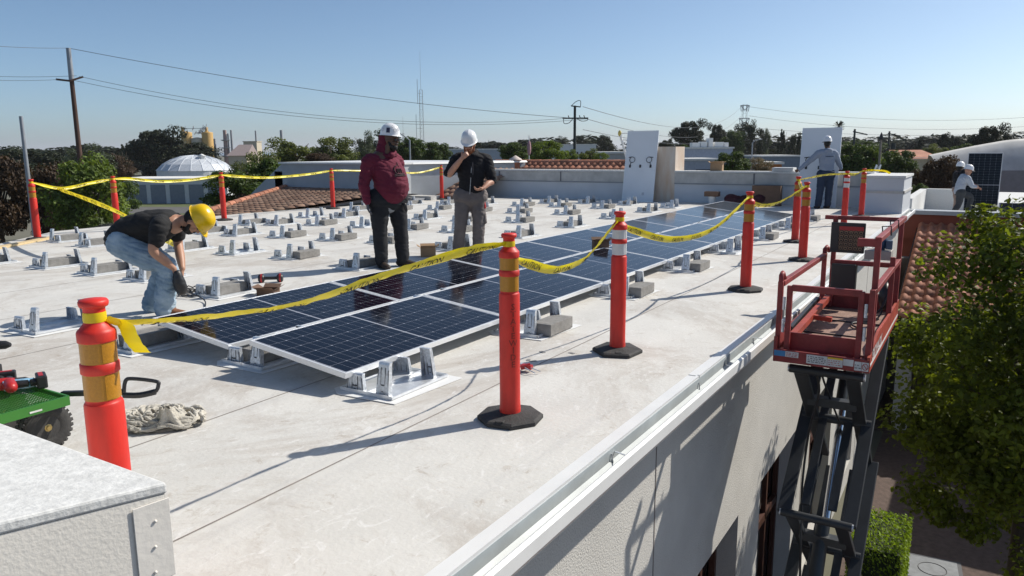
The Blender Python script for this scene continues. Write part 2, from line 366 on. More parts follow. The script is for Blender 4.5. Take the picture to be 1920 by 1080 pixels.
# back parapets
def parapet(y0,y1,x=22,h=.92,name='back_parapet'):
    q=MB(); q.b2((x,y0,-.3),(x+.35,y1,h-.05)); p=q.build(name,m_par,bld)
    q=MB(); q.b2((x-.02,y0,.56),(x-.002,y1,h-.06)); q.build('old_flashing',m_cflash,p)
    q=MB(); q.b2((x-.035,y0,.525),(x-.002,y1,.56)); q.build('flashing_lip',M('dull_lead',(.25,.27,.29),.6),p)
    q=MB(); q.b2((x-.05,y0,h-.05),(x+.4,y1,h)); q.build('parapet_coping',m_coat,p)
    q=MB()
    y=y0+.7
    while y<y1: q.b2((x-.024,y,.56),(x-.021,y+.05,h-.06)); y+=2.35
    q.build('joint_patch',M('dark_sealant',(.16,.16,.17),.8),p)
parapet(8.6,14.9); parapet(2.45,7.85)
q=MB(); q.b2((22,7.85,-.3),(22.8,8.6,1.62)); q.build('chimney_block',M('stained_chimney_stucco',(.55,.40,.29),.85,var=.2,vs=2,col2=(.62,.58,.52),bump=.5,bs=30,stretch=(1,3,.6)),bld)
q=MB(); q.b2((20.2,1.6,-.3),(22.4,2.45,.84)); q.build('end_pier',m_par,bld,bevel=.01)
q=MB(); q.b2((20.17,1.57,.84),(22.45,2.5,.895)); q.build('pier_cap',m_coat,bld)
q=MB(); q.b2((20.18,1.58,.48),(20.198,2.47,.54)); q.b2((20.18,1.575,.48),(22.4,1.598,.54)); q.build('pier_flashing',m_cflash,bld)
# ------------------------------------------------------------------ clay tile roofs
def tile_roof(name,o,u,v,nu,nv,mt,pitch=.235,row=.37,keep=None,parent=None):
    o=Vector(o);u=Vector(u).normalized();v=Vector(v).normalized();n=u.cross(v).normalized()
    if n.z<0: n=-n
    q=MB(); K=6; pr=[.055*abs(math.cos(PI*(j/K)*1.0-PI/2))**.8 if j/K<.62 else 0 for j in range(K+1)]
    pr=[.06*max(0,math.sin(PI*min(1,(j/K)/.66))) for j in range(K+1)]
    rr=R_(4)
    for i in range(nv):
        for k in range(nu):
            if keep and not keep((k+.5)*pitch,(i+.5)*row): continue
            vs=[];s0=k*pitch; j1=rr.uniform(-.008,.008)
            for (t,lift) in ((i*row-.03+j1,.032),((i+1)*row+j1,.004)):
                for j in range(K+1): vs.append(o+u*(s0+pitch*j/K)+v*t+n*(pr[j]+lift))
            for j in range(K+1): vs.append(o+u*(s0+pitch*j/K)+v*(i*row-.03+j1)+n*(pr[j]*.75-.0))
            fs=[(j,j+1,K+2+j,K+1+j) for j in range(K)]+[(j+1,j,2*K+2+j,2*K+3+j) for j in range(K)]
            q.add(vs,fs,True)
    # underlay
    return q.build(name,mt,parent)
# left tile roof with stucco wall behind it
lt=thing('tiled_wing','low wing with dark clay tile slope and grey stucco wall beyond the roof','building')
slope=.05
tile_roof('tile_slope',(12.2,23.5,-.10),(0,-1,0),(1,0,slope),38,19,m_tile2,keep=lambda s,t:(23.5-s)>15.95+max(0,(t-7.0))*-.12 - (.0 if t>.7 else 0) and (23.5-s)<16.9+t*.62,parent=lt)
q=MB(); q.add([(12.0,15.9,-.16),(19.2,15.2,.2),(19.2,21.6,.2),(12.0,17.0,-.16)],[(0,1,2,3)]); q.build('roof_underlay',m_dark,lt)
q=MB(); 
for i in range(18):
    t=i/18; a=Vector((12.3+6.9*t,17.0+4.35*t,-.02+.33*t)); b=a+Vector((.42,.265,.02)); q.tube([a,b],[.10,.085],8)
q.build('hip_cap',m_tile,lt)
q=MB(); q.b2((19.2,15.93,-5),(19.6,21.5,1.12)); q.b2((19.2,21.5,-5),(19.6,21.9,.85)); q.add([(19.2,21.5,1.12),(19.6,21.5,1.12),(19.6,24.5,-.8),(19.2,24.5,-.8),(19.2,21.5,-5),(19.6,21.5,-5),(19.6,24.5,-5),(19.2,24.5,-5)],[(0,1,2,3),(0,3,7,4),(1,5,6,2)]); 
q.add([(19.6,15.93,-.1),(24,14.2,-.1),(24,14.2,1.12),(19.6,15.93,1.12),(24,21.5,1.1),(19.6,21.5,1.1)],[(0,1,2,3),(3,2,4,5)]); wb=q.build('stucco_wall',M('lane_stucco',(.42,.44,.46),.85,var=.1,vs=1.5,bump=.3,bs=25),lt)
q=MB(); q.b2((19.13,15.88,1.12),(19.7,21.6,1.18)); q.add([(19.7,15.88,1.18),(24,14.15,1.18),(24,21.6,1.18),(19.7,21.6,1.18),(19.6,15.84,1.12),(24,14.1,1.12)],[(0,1,2,3),(4,5,1,0)]); q.build('wall_coping',m_white,lt)
# sunlit patch of tiles between the wing and the back parapet
tile_roof('small_tile_slope',(19.9,15.45,.05),(0,-1,0),(1,0,.30),7,8,m_tile2,keep=lambda s,t:s>.15+ t*.12,parent=lt)
q=MB(); q.b2((19.3,14.9,-.05),(19.9,15.95,.12)); q.build('step_curb',m_cflash,lt)
q=MB(); q.b2((18.7,15.1,0),(19.3,16.4,.08)); q.lathe([(.09,0),(.09,.35),(.13,.36),(.13,.42),(.0,.43)],10,(19.1,16.25,.05)); q.build('vent_pipe',m_lat,lt)
# tiled ridge behind the back parapet
rt=thing('tiled_ridge_roof','red clay tile roof with ridge caps just behind the back parapet','building')
tile_roof('tile_slope',(23.3,15.6,.74),(0,-1,0),(1,0,.33),29,3,m_tile,parent=rt)
q=MB()
for i in range(18): y=15.7-i*.385; q.tube([(24.35,y,1.10),(24.35,y-.42,1.085)],[.10,.125],10)
q.build('ridge_cap',m_tile,rt)
q=MB(); q.b2((23.2,8.8,-5),(24.3,15.8,.7)); q.add([(23.25,8.8,.7),(24.4,8.8,1.05),(24.4,15.8,1.05),(23.25,15.8,.7),(25.5,8.8,.7),(25.5,15.8,.7)],[(0,1,2,3),(1,4,5,2),(0,4,1),(3,2,5)]); q.build('wall',m_stucco,rt)
p=pl(972,318,0,23.9); vt=thing('roof_vent','round terracotta roof vent with a pale conical cap','roof vent',(23.7,p.y,.8))
q=MB(); q.lathe([(.16,0),(.16,.42),(.17,.43)],16); q.build('vent_body',m_tile,vt)
q=MB(); q.lathe([(.24,.40),(.23,.43),(.02,.56),(0,.565)],16); q.build('conical_cap',M('pale_cap',(.55,.47,.42),.7),vt)
# right hand neighbour: red band wall, canopy roof, arcade
nb=thing('courtyard_building','neighbouring building with dark red wall band above a clay tile canopy','building')
q=MB(); q.b2((24.0,-14,-.95),(24.3,1.9,-.28)); q.b2((24.3,-14,-5),(44,1.9,-.62)); q.build('red_wall',m_red,nb)
q=MB(); q.b2((23.9,-14,-.28),(24.45,1.95,-.17)); q.build('grey_coping',M('grey_coping',(.36,.38,.40),.5,var=.1),nb)
q=MB(); q.b2((24.45,-14,-.62),(43.9,1.9,-.60)); q.build('flat_roof',m_coat,nb)
q=MB(); q.b2((30.5,.2,-.6),(30.8,1.9,.12)); q.b2((24.5,1.7,-.6),(30.8,1.9,.12)); q.build('back_curb',m_coat,nb)
tile_roof('canopy_tiles',(18.9,1.45,-2.22),(0,-1,0),(1,0,.325),12,15,m_tile,parent=nb)
q=MB(); q.b2((17.0,-14,-5),(24,-1.5,-.95)); q.build('side_wing',m_stucco2,nb)  # added block out of view, sized to throw shade across the courtyard
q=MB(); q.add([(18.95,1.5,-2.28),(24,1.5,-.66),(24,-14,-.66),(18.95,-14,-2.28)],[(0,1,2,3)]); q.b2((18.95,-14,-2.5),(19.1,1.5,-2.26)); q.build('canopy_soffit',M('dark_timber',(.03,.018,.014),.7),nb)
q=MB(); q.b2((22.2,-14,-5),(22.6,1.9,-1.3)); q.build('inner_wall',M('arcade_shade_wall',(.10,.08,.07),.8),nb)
for k in range(5):
    y=1.2-k*2.6; q=MB(); q.b2((19.1,y-.16,-5),(19.42,y+.16,-2.5)); q.build('arcade_column',m_stucco2,nb)
q=MB(); q.b2((19.0,-14,-5),(22.2,1.9,-4.95)); q.build('arcade_floor',m_brick,nb)
# ------------------------------------------------------------------ solar modules
def cell_mat():
    mt=D.materials.new('monocrystalline_cells'); mt.use_nodes=True; n=mt.node_tree.nodes; l=mt.node_tree.links; b=n['Principled BSDF']
    tc=nd(mt,'ShaderNodeTexCoord'); sp=nd(mt,'ShaderNodeSeparateXYZ'); l.new(tc.outputs['Object'],sp.inputs[0])
    x=sp.outputs[0]; y=sp.outputs[1]
    # x from 0..1.955 along, two halves of 12 cells; y 0..0.92, 6 cells
    ax=math_(mt,'ABSOLUTE',math_(mt,'SUBTRACT',x,.9775)); ax=math_(mt,'SUBTRACT',ax,.009); cw=.0783
    fx=math_(mt,'FRACT',math_(mt,'DIVIDE',ax,cw)); fy=math_(mt,'FRACT',math_(mt,'DIVIDE',math_(mt,'SUBTRACT',y,.022),.1455))
    def edge(f,w,c): # distance to nearest border in metres
        return math_(mt,'MULTIPLY',math_(mt,'SUBTRACT',.5,math_(mt,'ABSOLUTE',math_(mt,'SUBTRACT',f,.5))),c)
    ex=edge(fx,0,cw); ey=edge(fy,0,.1455)
    g1=math_(mt,'MULTIPLY',math_(mt,'LESS_THAN',ex,.0009),.75); g2=math_(mt,'MULTIPLY',math_(mt,'LESS_THAN',ey,.0012),.75)
    dia=math_(mt,'LESS_THAN',math_(mt,'ADD',ex,ey),.0085)
    fx2=math_(mt,'FRACT',math_(mt,'DIVIDE',ax,cw*2)); ex2=edge(fx2,0,cw*2); dia=math_(mt,'MULTIPLY',dia,math_(mt,'LESS_THAN',ex2,.02))
    mid=math_(mt,'LESS_THAN',ax,.0)
    brd=math_(mt,'GREATER_THAN',ax,cw*12); by=math_(mt,'LESS_THAN',math_(mt,'SUBTRACT',.438,math_(mt,'ABSOLUTE',math_(mt,'SUBTRACT',y,.4585))),.0)
    mk=g1
    for k in (g2,dia,mid,brd,by): mk=math_(mt,'MAXIMUM',mk,k)
    # fine busbar wires along the module
    bb=math_(mt,'LESS_THAN',edge(math_(mt,'FRACT',math_(mt,'DIVIDE',y,.0162)),0,.0162),.0004)
    nz=nd(mt,'ShaderNodeTexNoise'); nz.inputs['Scale'].default_value=1.3; l.new(tc.outputs['Object'],nz.inputs['Vector'])
    mx=nd(mt,'ShaderNodeMix',data_type='RGBA'); l.new(nz.outputs[0],mx.inputs[0]); mx.inputs[6].default_value=(.0018,.0026,.007,1); mx.inputs[7].default_value=(.003,.005,.012,1)
    m1=nd(mt,'ShaderNodeMix',data_type='RGBA'); l.new(math_(mt,'MULTIPLY',bb,.06),m1.inputs[0]); l.new(mx.outputs[2],m1.inputs[6]); m1.inputs[7].default_value=(.3,.32,.36,1)
    m2=nd(mt,'ShaderNodeMix',data_type='RGBA'); l.new(mk,m2.inputs[0]); l.new(m1.outputs[2],m2.inputs[6]); m2.inputs[7].default_value=(.30,.31,.35,1)
    l.new(m2.outputs[2],b.inputs['Base Color']); b.inputs['Roughness'].default_value=.09; b.inputs['Specular IOR Level'].default_value=.16
    return mt
m_cell=cell_mat()
ML,MW,GAP=1.955,.917,.020; TILT=math.asin((.2459-.1388)/.929)
def make_module():
    t=thing('solar_panel','x','solar panel')
    q=MB(); q.add([(.012,.012,-.002),(ML-.012,.012,-.002),(ML-.012,MW-.012,-.002),(.012,MW-.012,-.002)],[(0,1,2,3)]); q.build('cell_sheet',m_cell,t)
    q=MB(); q.b2((0,0,-.038),(ML,.0125,0)); q.b2((0,MW-.0125,-.038),(ML,MW,0)); q.b2((0,.0125,-.038),(.0125,MW-.0125,0)); q.b2((ML-.0125,.0125,-.038),(ML,MW-.0125,0)); q.build('frame',m_alu,t,bevel=.0015)
    q=MB(); q.add([(.012,.012,-.008),(ML-.012,.012,-.008),(ML-.012,MW-.012,-.008),(.012,MW-.012,-.008)],[(3,2,1,0)]); q.build('back_sheet',m_backsheet,t)
    return t
mod0=make_module(); used=False
ORD=['first','second','third','fourth','fifth','sixth','seventh','eighth','ninth','tenth']
rows=[('front row beside the gutter posts',3.468,4.317,7),('rear row beside the men',3.571,5.60,8)]
MK={}
for rn,x0,yh,n in rows:
    for k in range(n):
        if not used: o=mod0; used=True
        else: o=copy_tree(mod0,None,MK)
        if not MK: MK=kidmap(None)
        # local y grows towards the low edge
        o.matrix_world=Matrix.Translation((x0+k*(ML+GAP)+ML,yh,.2459))@Matrix.Rotation(PI,4,'Z')@Matrix.Rotation(-TILT,4,'X')
        o['label']='%s solar panel from the near end, in the %s'%(ORD[k],rn); o['group']='solar panels laid in two rows'
# ------------------------------------------------------------------ ballasted mounts
m_slot=M('bracket_recess',(.07,.075,.085),.6,metal=.3)
def bracket(q,x,y,w,h,d,lean=0,sgn=1):
    # pressed steel upright: plate across y with side flanges and ribs
    t=.0025; w2=w*.82
    vs=[];
    prof=[(-w/2,d),( -w/2,0),(w/2,0),(w/2,d)]
    profT=[(-w2/2,d*.8),(-w2/2,0),(w2/2,0),(w2/2,d*.8)]
    for (pr,z,l) in ((prof,0,0),(prof,h*.18,0),(profT,h*.93,lean*h),(profT,h,lean*h+.006)):
        for a,b in pr: vs.append((x+sgn*b+sgn*l,y+a,z))
    fs=[]
    for i in range(3):
        for j in range(3): fs.append((i*4+j,i*4+j+1,i*4+j+5,i*4+j+4))
    fs.append((12,13,14,15))
    q.add(vs,fs)
    for a in ((-.3,.3) if w<.12 else (-.36,0,.36)):
        q.beam((x-sgn*.001+sgn*lean*h*.1,y+a*w,h*.12),(x-sgn*.001+sgn*lean*h*.85,y+a*w*.85,h*.82),.008,.006,up=(1,0,0))
    q.beam((x-sgn*.001+sgn*lean*h*.5,y,h*.5),(x-sgn*.001+sgn*lean*h*.8,y,h*.8),w*.3,.004,up=(1,0,0))
    q.cm=1
    for a_,z0_,z1_ in ((-.17,.10,.86),(.17,.10,.86),(-.44,.06,.80),(.44,.06,.80)): q.beam((x-sgn*.0018+sgn*lean*h*z0_,y+a_*w,h*z0_),(x-sgn*.0018+sgn*lean*h*z1_,y+a_*w*.9,h*z1_),.0035,.003,up=(1,0,0))
    q.box((x-sgn*.004+sgn*lean*h*.4,y,h*.36),(.004,w*.22,.010)); q.box((x-sgn*.004+sgn*lean*h*.2,y,h*.18),(.004,w*.1,.006)); q.cm=0
def make_mount(kind):
    t=thing('panel_mount','x','panel mount'); s=-1 if kind=='mirror' else 1
    rr=R_(hash(kind)%97)
    q=MB()
    n=[(-.07,-.16*s),(.60,-.20*s),(.63,.36*s),(-.02,.40*s),(-.10,.30*s)]
    if s<0: n=n[::-1]
    q.prism(n,.001,.005); q.build('slip_sheet',m_pad,t)
    q=MB()
    q.b2((-.03,-.10,.006),(.56,.33,.010)) if s>0 else q.b2((-.03,-.33,.006),(.56,.10,.010))
    for yy in (-.10,.115,.33): q.b2((-.03,s*yy-.008,.010),(.56,s*yy+.008,.028))
    q.b2((-.03,-.10*s,.010),(-.024,.33*s,.03)); q.b2((.554,-.10*s,.010),(.56,.33*s,.03)); q.build('tray',m_galvw,t)
    q=MB(); bracket(q,.0,0,.105,.225,.035,.12); q.build('tall_bracket',[m_galv,m_slot],t)
    q=MB(); bracket(q,.50,0,.105,.225,.035,.12,-1); q.build('tall_bracket',[m_galv,m_slot],t)
    q=MB(); bracket(q,.0,.235*s,.15,.125,.03,.06); q.build('short_bracket',[m_galv,m_slot],t)
    q=MB(); bracket(q,.50,.235*s,.15,.125,.03,.06,-1); q.build('short_bracket',[m_galv,m_slot],t)
    if kind!='empty':
        yc={'side':-.085,'mid':.11,'mirror':-.12}[kind]*1.0
        q=MB(); q.b2((.055,yc-.095,.012),(.455,yc+.095,.112)); q.build('concrete_block',m_conc,t,bevel=.004)
    return t
MT={}
def place_mount(kind,x,y,rz,label,group='ballasted panel mounts'):
    if kind not in MT: MT[kind]=make_mount(kind); o=MT[kind]; MT[kind+'k']=kidmap(None)
    else: o=copy_tree(MT[kind],None,MT[kind+'k'])
    o.location=(x,y,.002); o.rotation_euler=(0,0,rz); o['label']=label; o['group']=group
rr=R_(11)
X0=3.5
def ordn(k): return ORD[k]
# under the array
for k in range(8):
    x=3.53+k*(ML+GAP)*1.0-(.0 if k==0 else .12)
    if k<8: place_mount('empty' if k==0 else ('side' if k%2 or k>4 else 'empty' if k==4 else 'side'),x,3.155,rr.uniform(-.02,.02),'%s steel mount from the near end, under the gutter side panel edge'%ordn(k).capitalize(),'mounts under the panel edge')
for k in range(9):
    x=3.57+k*(ML+GAP)-(.0 if k==0 else .12)
    if k<8: place_mount('mid',x,4.40,0,'%s mount from the near end, under the gap between panel rows'%ordn(k),'mounts under the gap between the rows')
for k in range(9):
    x=3.35+k*(ML+GAP)+(0 if k==0 else -.1)
    place_mount('mid',x,5.62,0,'%s mount from the near end, under the rear panel row high edge'%ordn(k),'mounts under the high rear panel edge')
rowsm=[('mid',6.98,[(3.33,7.01,'empty'),(5.20,7.02),(7.40,7.04),(9.60,7.1),(11.6,7.06),(13.68,7.08),(15.86,7.12,'empty'),(17.9,7.09),(19.5,7.07,'empty')]),
 ('side',8.6,[(3.1,8.95),(5.45,8.72,'mid'),(7.68,8.60),(9.8,8.66),(11.8,8.62),(14.08,8.57),(16.35,8.6),(18.5,8.63),(19.95,8.5,'mid')]),
 ('mid',9.75,[(5.42,9.72,'mid'),(7.6,9.76,'empty'),(9.68,9.72,'side'),(11.73,9.68,'side'),(13.8,9.8,'side'),(16.2,9.85,'side'),(18.5,9.92,'side'),(20.0,9.79,'mid')]),
 ('mid',10.85,[(3.2,10.9,'mid'),(5.40,10.86,'mid'),(7.48,10.83,'mid'),(9.57,10.86,'side'),(11.69,10.88,'empty'),(13.78,10.88,'mid'),(16.1,11.0,'side'),(18.3,11.0,'side'),(19.6,10.85,'mid')]),
 ('mid',12.0,[(5.0,12.0,'mid'),(7.3,11.95,'mid'),(9.36,11.9,'mid'),(11.56,12.02,'side'),(14.0,12.1,'mid'),(16.2,12.35,'side'),(18.4,12.3,'mid')]),
 ('mirror',12.9,[(7.08,12.98,'mirror'),(9.3,12.95,'mirror'),(11.17,12.83,'mid'),(13.25,12.88,'mid'),(15.6,13.2,'side'),(18.0,13.3,'mid')]),
 ('mirror',13.9,[(7.2,14.12,'mirror'),(9.2,14.0,'mirror'),(10.88,13.62,'mirror'),(12.85,13.66,'empty'),(15.0,14.3,'mirror'),(17.3,14.4,'mirror')])]
for ri,(kd,yy,ls) in enumerate(rowsm):
    for k,it in enumerate(ls):
        kind=it[2] if len(it)>2 else kd
        place_mount(kind,it[0]-.02,it[1]-.05,rr.uniform(-.05,.05),'%s mount from the near end%s, in the %s open row behind the panels'%(ordn(k),{'empty':' (no block)'}.get(kind,''),ordn(ri)),'open mounts waiting for panels')
# ------------------------------------------------------------------ delineator posts
def make_post(refl):
    t=thing('delineator_post','x','delineator post')
    q=MB()
    q.lathe([(.062,.045),(.062,.06),(.060,.12),(.060,.56),(.0595,.744),(.057,.752)],28)
    q.lathe([(.057,.752),(.053,.755),(.053,.768)],28); q.lathe([(.053,.850),(.0585,.854),(.0585,.884),(.053,.889)],28)
    q.lathe([(.053,.955),(.058,.957),(.0585,.962),(.0585,.986),(.055,.994),(.050,.998),(.038,1.012),(.033,1.02),(.033,1.062),(.034,1.066)],28)
    q.lathe([(.034,1.066),(.042,1.070),(.0445,1.078),(.0445,1.086),(.040,1.092),(.0,1.094)],28)
    q.build('post_tube',m_orange,t)
    mm=m_refl if refl=='amber' else m_reflw
    for a,b in ((.766,.852),(.887,.957)):
        q=MB(); q.lathe([(.0545,a),(.0545,b)],28)
        vs=[];
        for k in range(7):
            an=-2.2+k*.11; vs+=[(.0558*math.cos(an),.0558*math.sin(an),a+.003),(.0558*math.cos(an),.0558*math.sin(an),b-.003)]
        q.add(vs,[(2*k,2*k+2,2*k+3,2*k+1) for k in range(6)],True); q.build('reflective_band',mm,t)
    NS=8 if refl=='amber' else 6
    q=MB(); pts=[(.195*math.cos(PI/8+k*2*PI/NS)*(1 if NS==8 else 1.12),.195*math.sin(PI/8+k*2*PI/NS)) for k in range(NS)]; q.prism(pts,0,.022)
    top=[(x*.93,y*.93) for x,y in pts]
    q.add([(x,y,.022) for x,y in pts]+[(x,y,.032) for x,y in top]+[(x*.35,y*.35,.048) for x,y in pts],[(i,(i+1)%NS,NS+(i+1)%NS,NS+i) for i in range(NS)]+[(NS+i,NS+(i+1)%NS,2*NS+(i+1)%NS,2*NS+i) for i in range(NS)]+[tuple(range(2*NS,3*NS))])
    q.b2((-.17,-.02,.0275),(-.13,.03,.0395)); q.build('rubber_base',m_black,t,bevel=.004)
    return t
PB={}
posts={'P0':(1.33,2.395,.3,'amber','orange delineator post closest to the camera, rising behind the near parapet'),
'A':(3.62,2.25,.2,'amber','orange post with stencilled lettering beside the near end of the panels'),
'B':(5.32,2.32,.5,'white','orange post with white reflective bands, second along the gutter'),
'C':(8.45,2.16,.1,'amber','orange post with amber bands, third along the gutter from the camera'),
'D':(11.15,2.08,.3,'amber','orange post just left of the red lift, in front of another orange post'),
'D2':(13.3,2.62,.3,'amber','orange post standing right behind another, before the worker at the far wall'),
'F':(16.7,2.36,.3,'white','far orange post with white bands, its base hidden by the red lift'),
'G':(19.0,2.33,.2,'amber','farthest orange post, in front of the white end pier'),
'E':(7.25,14.65,.2,'amber','orange post at the left end of the roof, beside the grey pole'),
'E2':(8.9,14.85,.4,'amber','orange post at the left roof edge, its foot hidden by the bending worker'),
'T3':(11.48,14.87,.6,'amber','orange post at the left roof edge next to the tile hip'),
'T4':(15.25,15.15,.3,'amber','orange post in front of the dark tile slope and grey wall'),
'T5':(19.8,14.84,.3,'amber','orange post between the two standing men, beside the small tile patch')}
for k,(x,y,rz,rf,lb) in posts.items():
    if rf not in PB: PB[rf]=make_post(rf); o=PB[rf]; PB[rf+'k']=kidmap(None)
    else: o=copy_tree(PB[rf],None,PB[rf+'k'])
    o.location=(x,y,.001); o.rotation_euler=(0,0,rz); o['label']=lb; o['group']='orange delineator posts'
    posts[k]=(x,y,o)
# stencilled letters down post A
q=MB(); ox,oy,oo=posts['A']; dirc=Vector((-ox,-oy,0)).normalized(); 
for i,chh in enumerate('STATEWIDE'):
    vs,fs=text_geo(chh,.012); xs=[v[0] for v in vs]; cx=(min(xs)+max(xs))/2; s=.036/.72; z0=.70-i*.042; ang0=math.atan2(dirc.y,dirc.x)+.35
    q.add([( .0607*math.cos(ang0+(v[0]-cx)*s/.060), .0607*math.sin(ang0+(v[0]-cx)*s/.060), z0-.036+v[1]*s) for v in vs],fs)
o=q.build('stencil_lettering',m_inkf,oo); o.rotation_euler=(0,0,-.2)
# ------------------------------------------------------------------ caution tapes
def tape(label,pts,w=.060,tw=(0,0),text='CAUTION   ',tied=(1,1),th=.040,flip=False,phase=0):
    t=thing('caution_tape',label,'caution tape',group='yellow caution tapes strung between posts')
    P=cr(pts,14); L=[0]
    for i in range(1,len(P)): L.append(L[-1]+(P[i]-P[i-1]).length)
    tot=L[-1]; n=len(P); rr=R_(len(label)+int(tot*10))
    def frame(i):
        d=(P[min(i+1,n-1)]-P[max(i-1,0)]).normalized(); side=d.cross(Vector((0,0,1))); side.normalize(); up=side.cross(d).normalized()
        s=L[i]/tot; a=tw[0]+(tw[1]-tw[0])*s+.35*noise.noise(Vector((s*5,tot,phase)))
        e=1.0
        if tied[0]: e=min(e,.35+L[i]/.35)
        if tied[1]: e=min(e,.35+(tot-L[i])/.35)
        wd=up*math.cos(a)+side*math.sin(a); return P[i],d,wd,d.cross(wd),min(1,e)
    q=MB(); vs=[];K=5
    for i in range(n):
        p,d,wd,nn,e=frame(i)
        for j in range(K):
            u=j/(K-1)-.5; vs.append(p+wd*u*w*e+nn*(.010*math.cos(u*PI)*(1+.8*noise.noise(Vector((L[i]*6,j*.7,phase))))+.006*noise.noise(Vector((L[i]*14,j,3)))))
    q.add(vs,[(i*K+j,i*K+j+1,(i+1)*K+j+1,(i+1)*K+j) for i in range(n-1) for j in range(K-1)],True)
    q.build('tape_band',m_tape,t)
    tv,tf=text_geo(text.strip(),.0); xs=[v[0] for v in tv]; W=max(xs)-min(xs); s=th/.72; q=MB(); step=W*s+.20; x=.12
    while x+W*s<tot-.08:
        for sgn in (1,-1):
            out=[]
            for v in tv:
                a=x+(v[0]-min(xs))*s if not flip else x+W*s-(v[0]-min(xs))*s
                i=0
                while i<n-2 and L[i+1]<a: i+=1
                f=(a-L[i])/max(1e-6,L[i+1]-L[i]); p1,d,wd,nn,e=frame(i); p2,d2,wd2,nn2,e2=frame(min(i+1,n-1))
                u=(v[1]*s-th/2)/w; uu=u*w*(e+(e2-e)*f)
                def bul(i_,u_): return .010*math.cos(u_*PI)*(1+.8*noise.noise(Vector((L[i_]*6,(u_+.5)*4*.7,phase))))+.006*noise.noise(Vector((L[i_]*14,(u_+.5)*4,3)))
                out.append((p1+wd*uu+nn*bul(i,u))*(1-f)+(p2+wd2*uu+nn2*bul(min(i+1,n-1),u))*f+(nn)*.0025*sgn)
            q.add(out,tf)
        x+=step
    q.build('caution_lettering',m_ink,t)
    for k,e in ((0,tied[0]),(-1,tied[1])):
        if e:
            p=P[k]; q=MB(); 
    return t
def kn(k,z=.99,d=(0,0)): x,y,_=posts[k]; return Vector((x+d[0],y+d[1],z))
def along(a,b,t,px,py):   # a point of the tape: t of the way from a to b, at the height the photograph shows
    p=a+(b-a)*t; dep=(p-CO).dot(FW); q=dp(px,py,dep); return Vector((p.x,p.y,q.z))
def loop(k,z=1.035):
    x,y,o=posts[k]; q=MB(); q.lathe([(.0345,z-.016),(.0355,z),(.0342,z+.014)],18); q.build('tape_wrap',m_tape,o)
for k in ('A','B','C','D','E','E2','T3','T4','T5','G','F','D2'): loop(k)
x,y,o=posts['P0']; q=MB(); q.lathe([(.0345,1.020),(.0358,1.03),(.0345,1.052)],18); q.build('tape_wrap',m_tape,o)
a=kn('P0',1.036,(.02,-.03)); b=kn('A',1.037,(-.03,.01))
tape('long yellow tape from the nearest post low across the panels to the lettered post',[a]+[along(a,b,t,px,py) for t,px,py in ((.03,260,603),(.14,400,596),(.35,610,568),(.6,780,510),(.85,885,470))]+[b],tw=(1.25,.5),w=.075)
q=MB(); P=cr([a+Vector((.01,-.0,-.005)),a+Vector((.045,-.02,-.03)),a+Vector((.055,-.045,-.09)),a+Vector((.075,-.06,-.13))],5); vs=[]
o_=Vector((x,y,0));
for i,p in enumerate(P): p=p-o_; ww=.012+.016*min(1,i/6); vs+=[p-RT*ww+FW*.004*(i%2),p,p+RT*ww-FW*.003*(i%3)]
q.add(vs,[(i*3+j,i*3+j+1,i*3+j+4,i*3+j+3) for i in range(len(P)-1) for j in (0,1)],True); o=q.build('loose_tape_end',m_tape,posts['P0'][2]); o.rotation_euler=(0,0,-.3)
a=kn('A',1.035,(.02,.0)); b=kn('B',1.035,(-.03,0)); tape('yellow tape sagging over the panels between the lettered and white banded posts',[a+Vector((0,0,-.08))]+[along(a,b,t,px,py) for t,px,py in ((.12,985,495),(.35,1030,508),(.6,1075,490),(.8,1108,452))]+[b],tw=(.3,1.0))
a=kn('B',1.0,(.02,.0)); b=kn('C',1.04,(-.03,0)); tape('yellow tape sagging between the white banded post and the third gutter post',[a]+[along(a,b,t,px,py) for t,px,py in ((.08,1175,433),(.3,1225,450),(.55,1290,441),(.75,1335,415))]+[b],tw=(.6,.2))
a=kn('C',1.035); b=kn('D',1.04); tape('yellow tape hanging between the third gutter post and the post by the lift',[a+Vector((.02,0,-.05))]+[along(a,b,t,px,py) for t,px,py in ((.2,1415,386),(.5,1450,378))]+[b],tw=(.8,.5))
a=kn('D2',1.035); b=kn('F',1.04); tape('thin taut tape crossing in front of the worker at the far wall',[a]+[along(a,b,.5,1550,328)]+[b],tw=(.9,.9))
a=kn('D',1.035); b=kn('D2',1.04); tape('short tape between the two overlapping orange posts',[a]+[a*.5+b*.5-Vector((0,0,.08))]+[b],tw=(.2,.4))
a=kn('F',1.035); b=kn('G',1.04); tape('short tape between the two farthest gutter side posts',[a]+[a*.5+b*.5-Vector((0,0,.04))]+[b]+[b+Vector((.2,-.35,.0)),b+Vector((.3,-.5,-.06))],tw=(.4,.8),tied=(1,0))
a=kn('T5',1.035); b=kn('T4',1.04); tape('tape running behind the maroon hoodie past the grey wall',[a]+[along(a,b,t,px,py) for t,px,py in ((.25,780,324),(.6,710,321))]+[b],tw=(.8,.7))
a=kn('T4',1.035); b=kn('T3',1.04); tape('sagging tape in front of the green bushes and grey wall',[a]+[along(a,b,t,px,py) for t,px,py in ((.25,570,327),(.6,500,333),(.85,455,331))]+[b],tw=(.6,.3))
a=kn('T3',1.035); b=kn('E2',1.04); tape('tape in front of the white domed tank',[a]+[along(a,b,t,px,py) for t,px,py in ((.3,370,337),(.6,325,340),(.85,280,335))]+[b],tw=(.2,.2),flip=True)
a=kn('E2',1.035); b=kn('E',1.04); J=along(a,b,.7,118,353); tape('tape between the two leftmost roof edge posts',[a]+[along(a,b,t,px,py) for t,px,py in ((.3,205,343),(.5,160,350))]+[J]+[b],tw=(.5,.3))
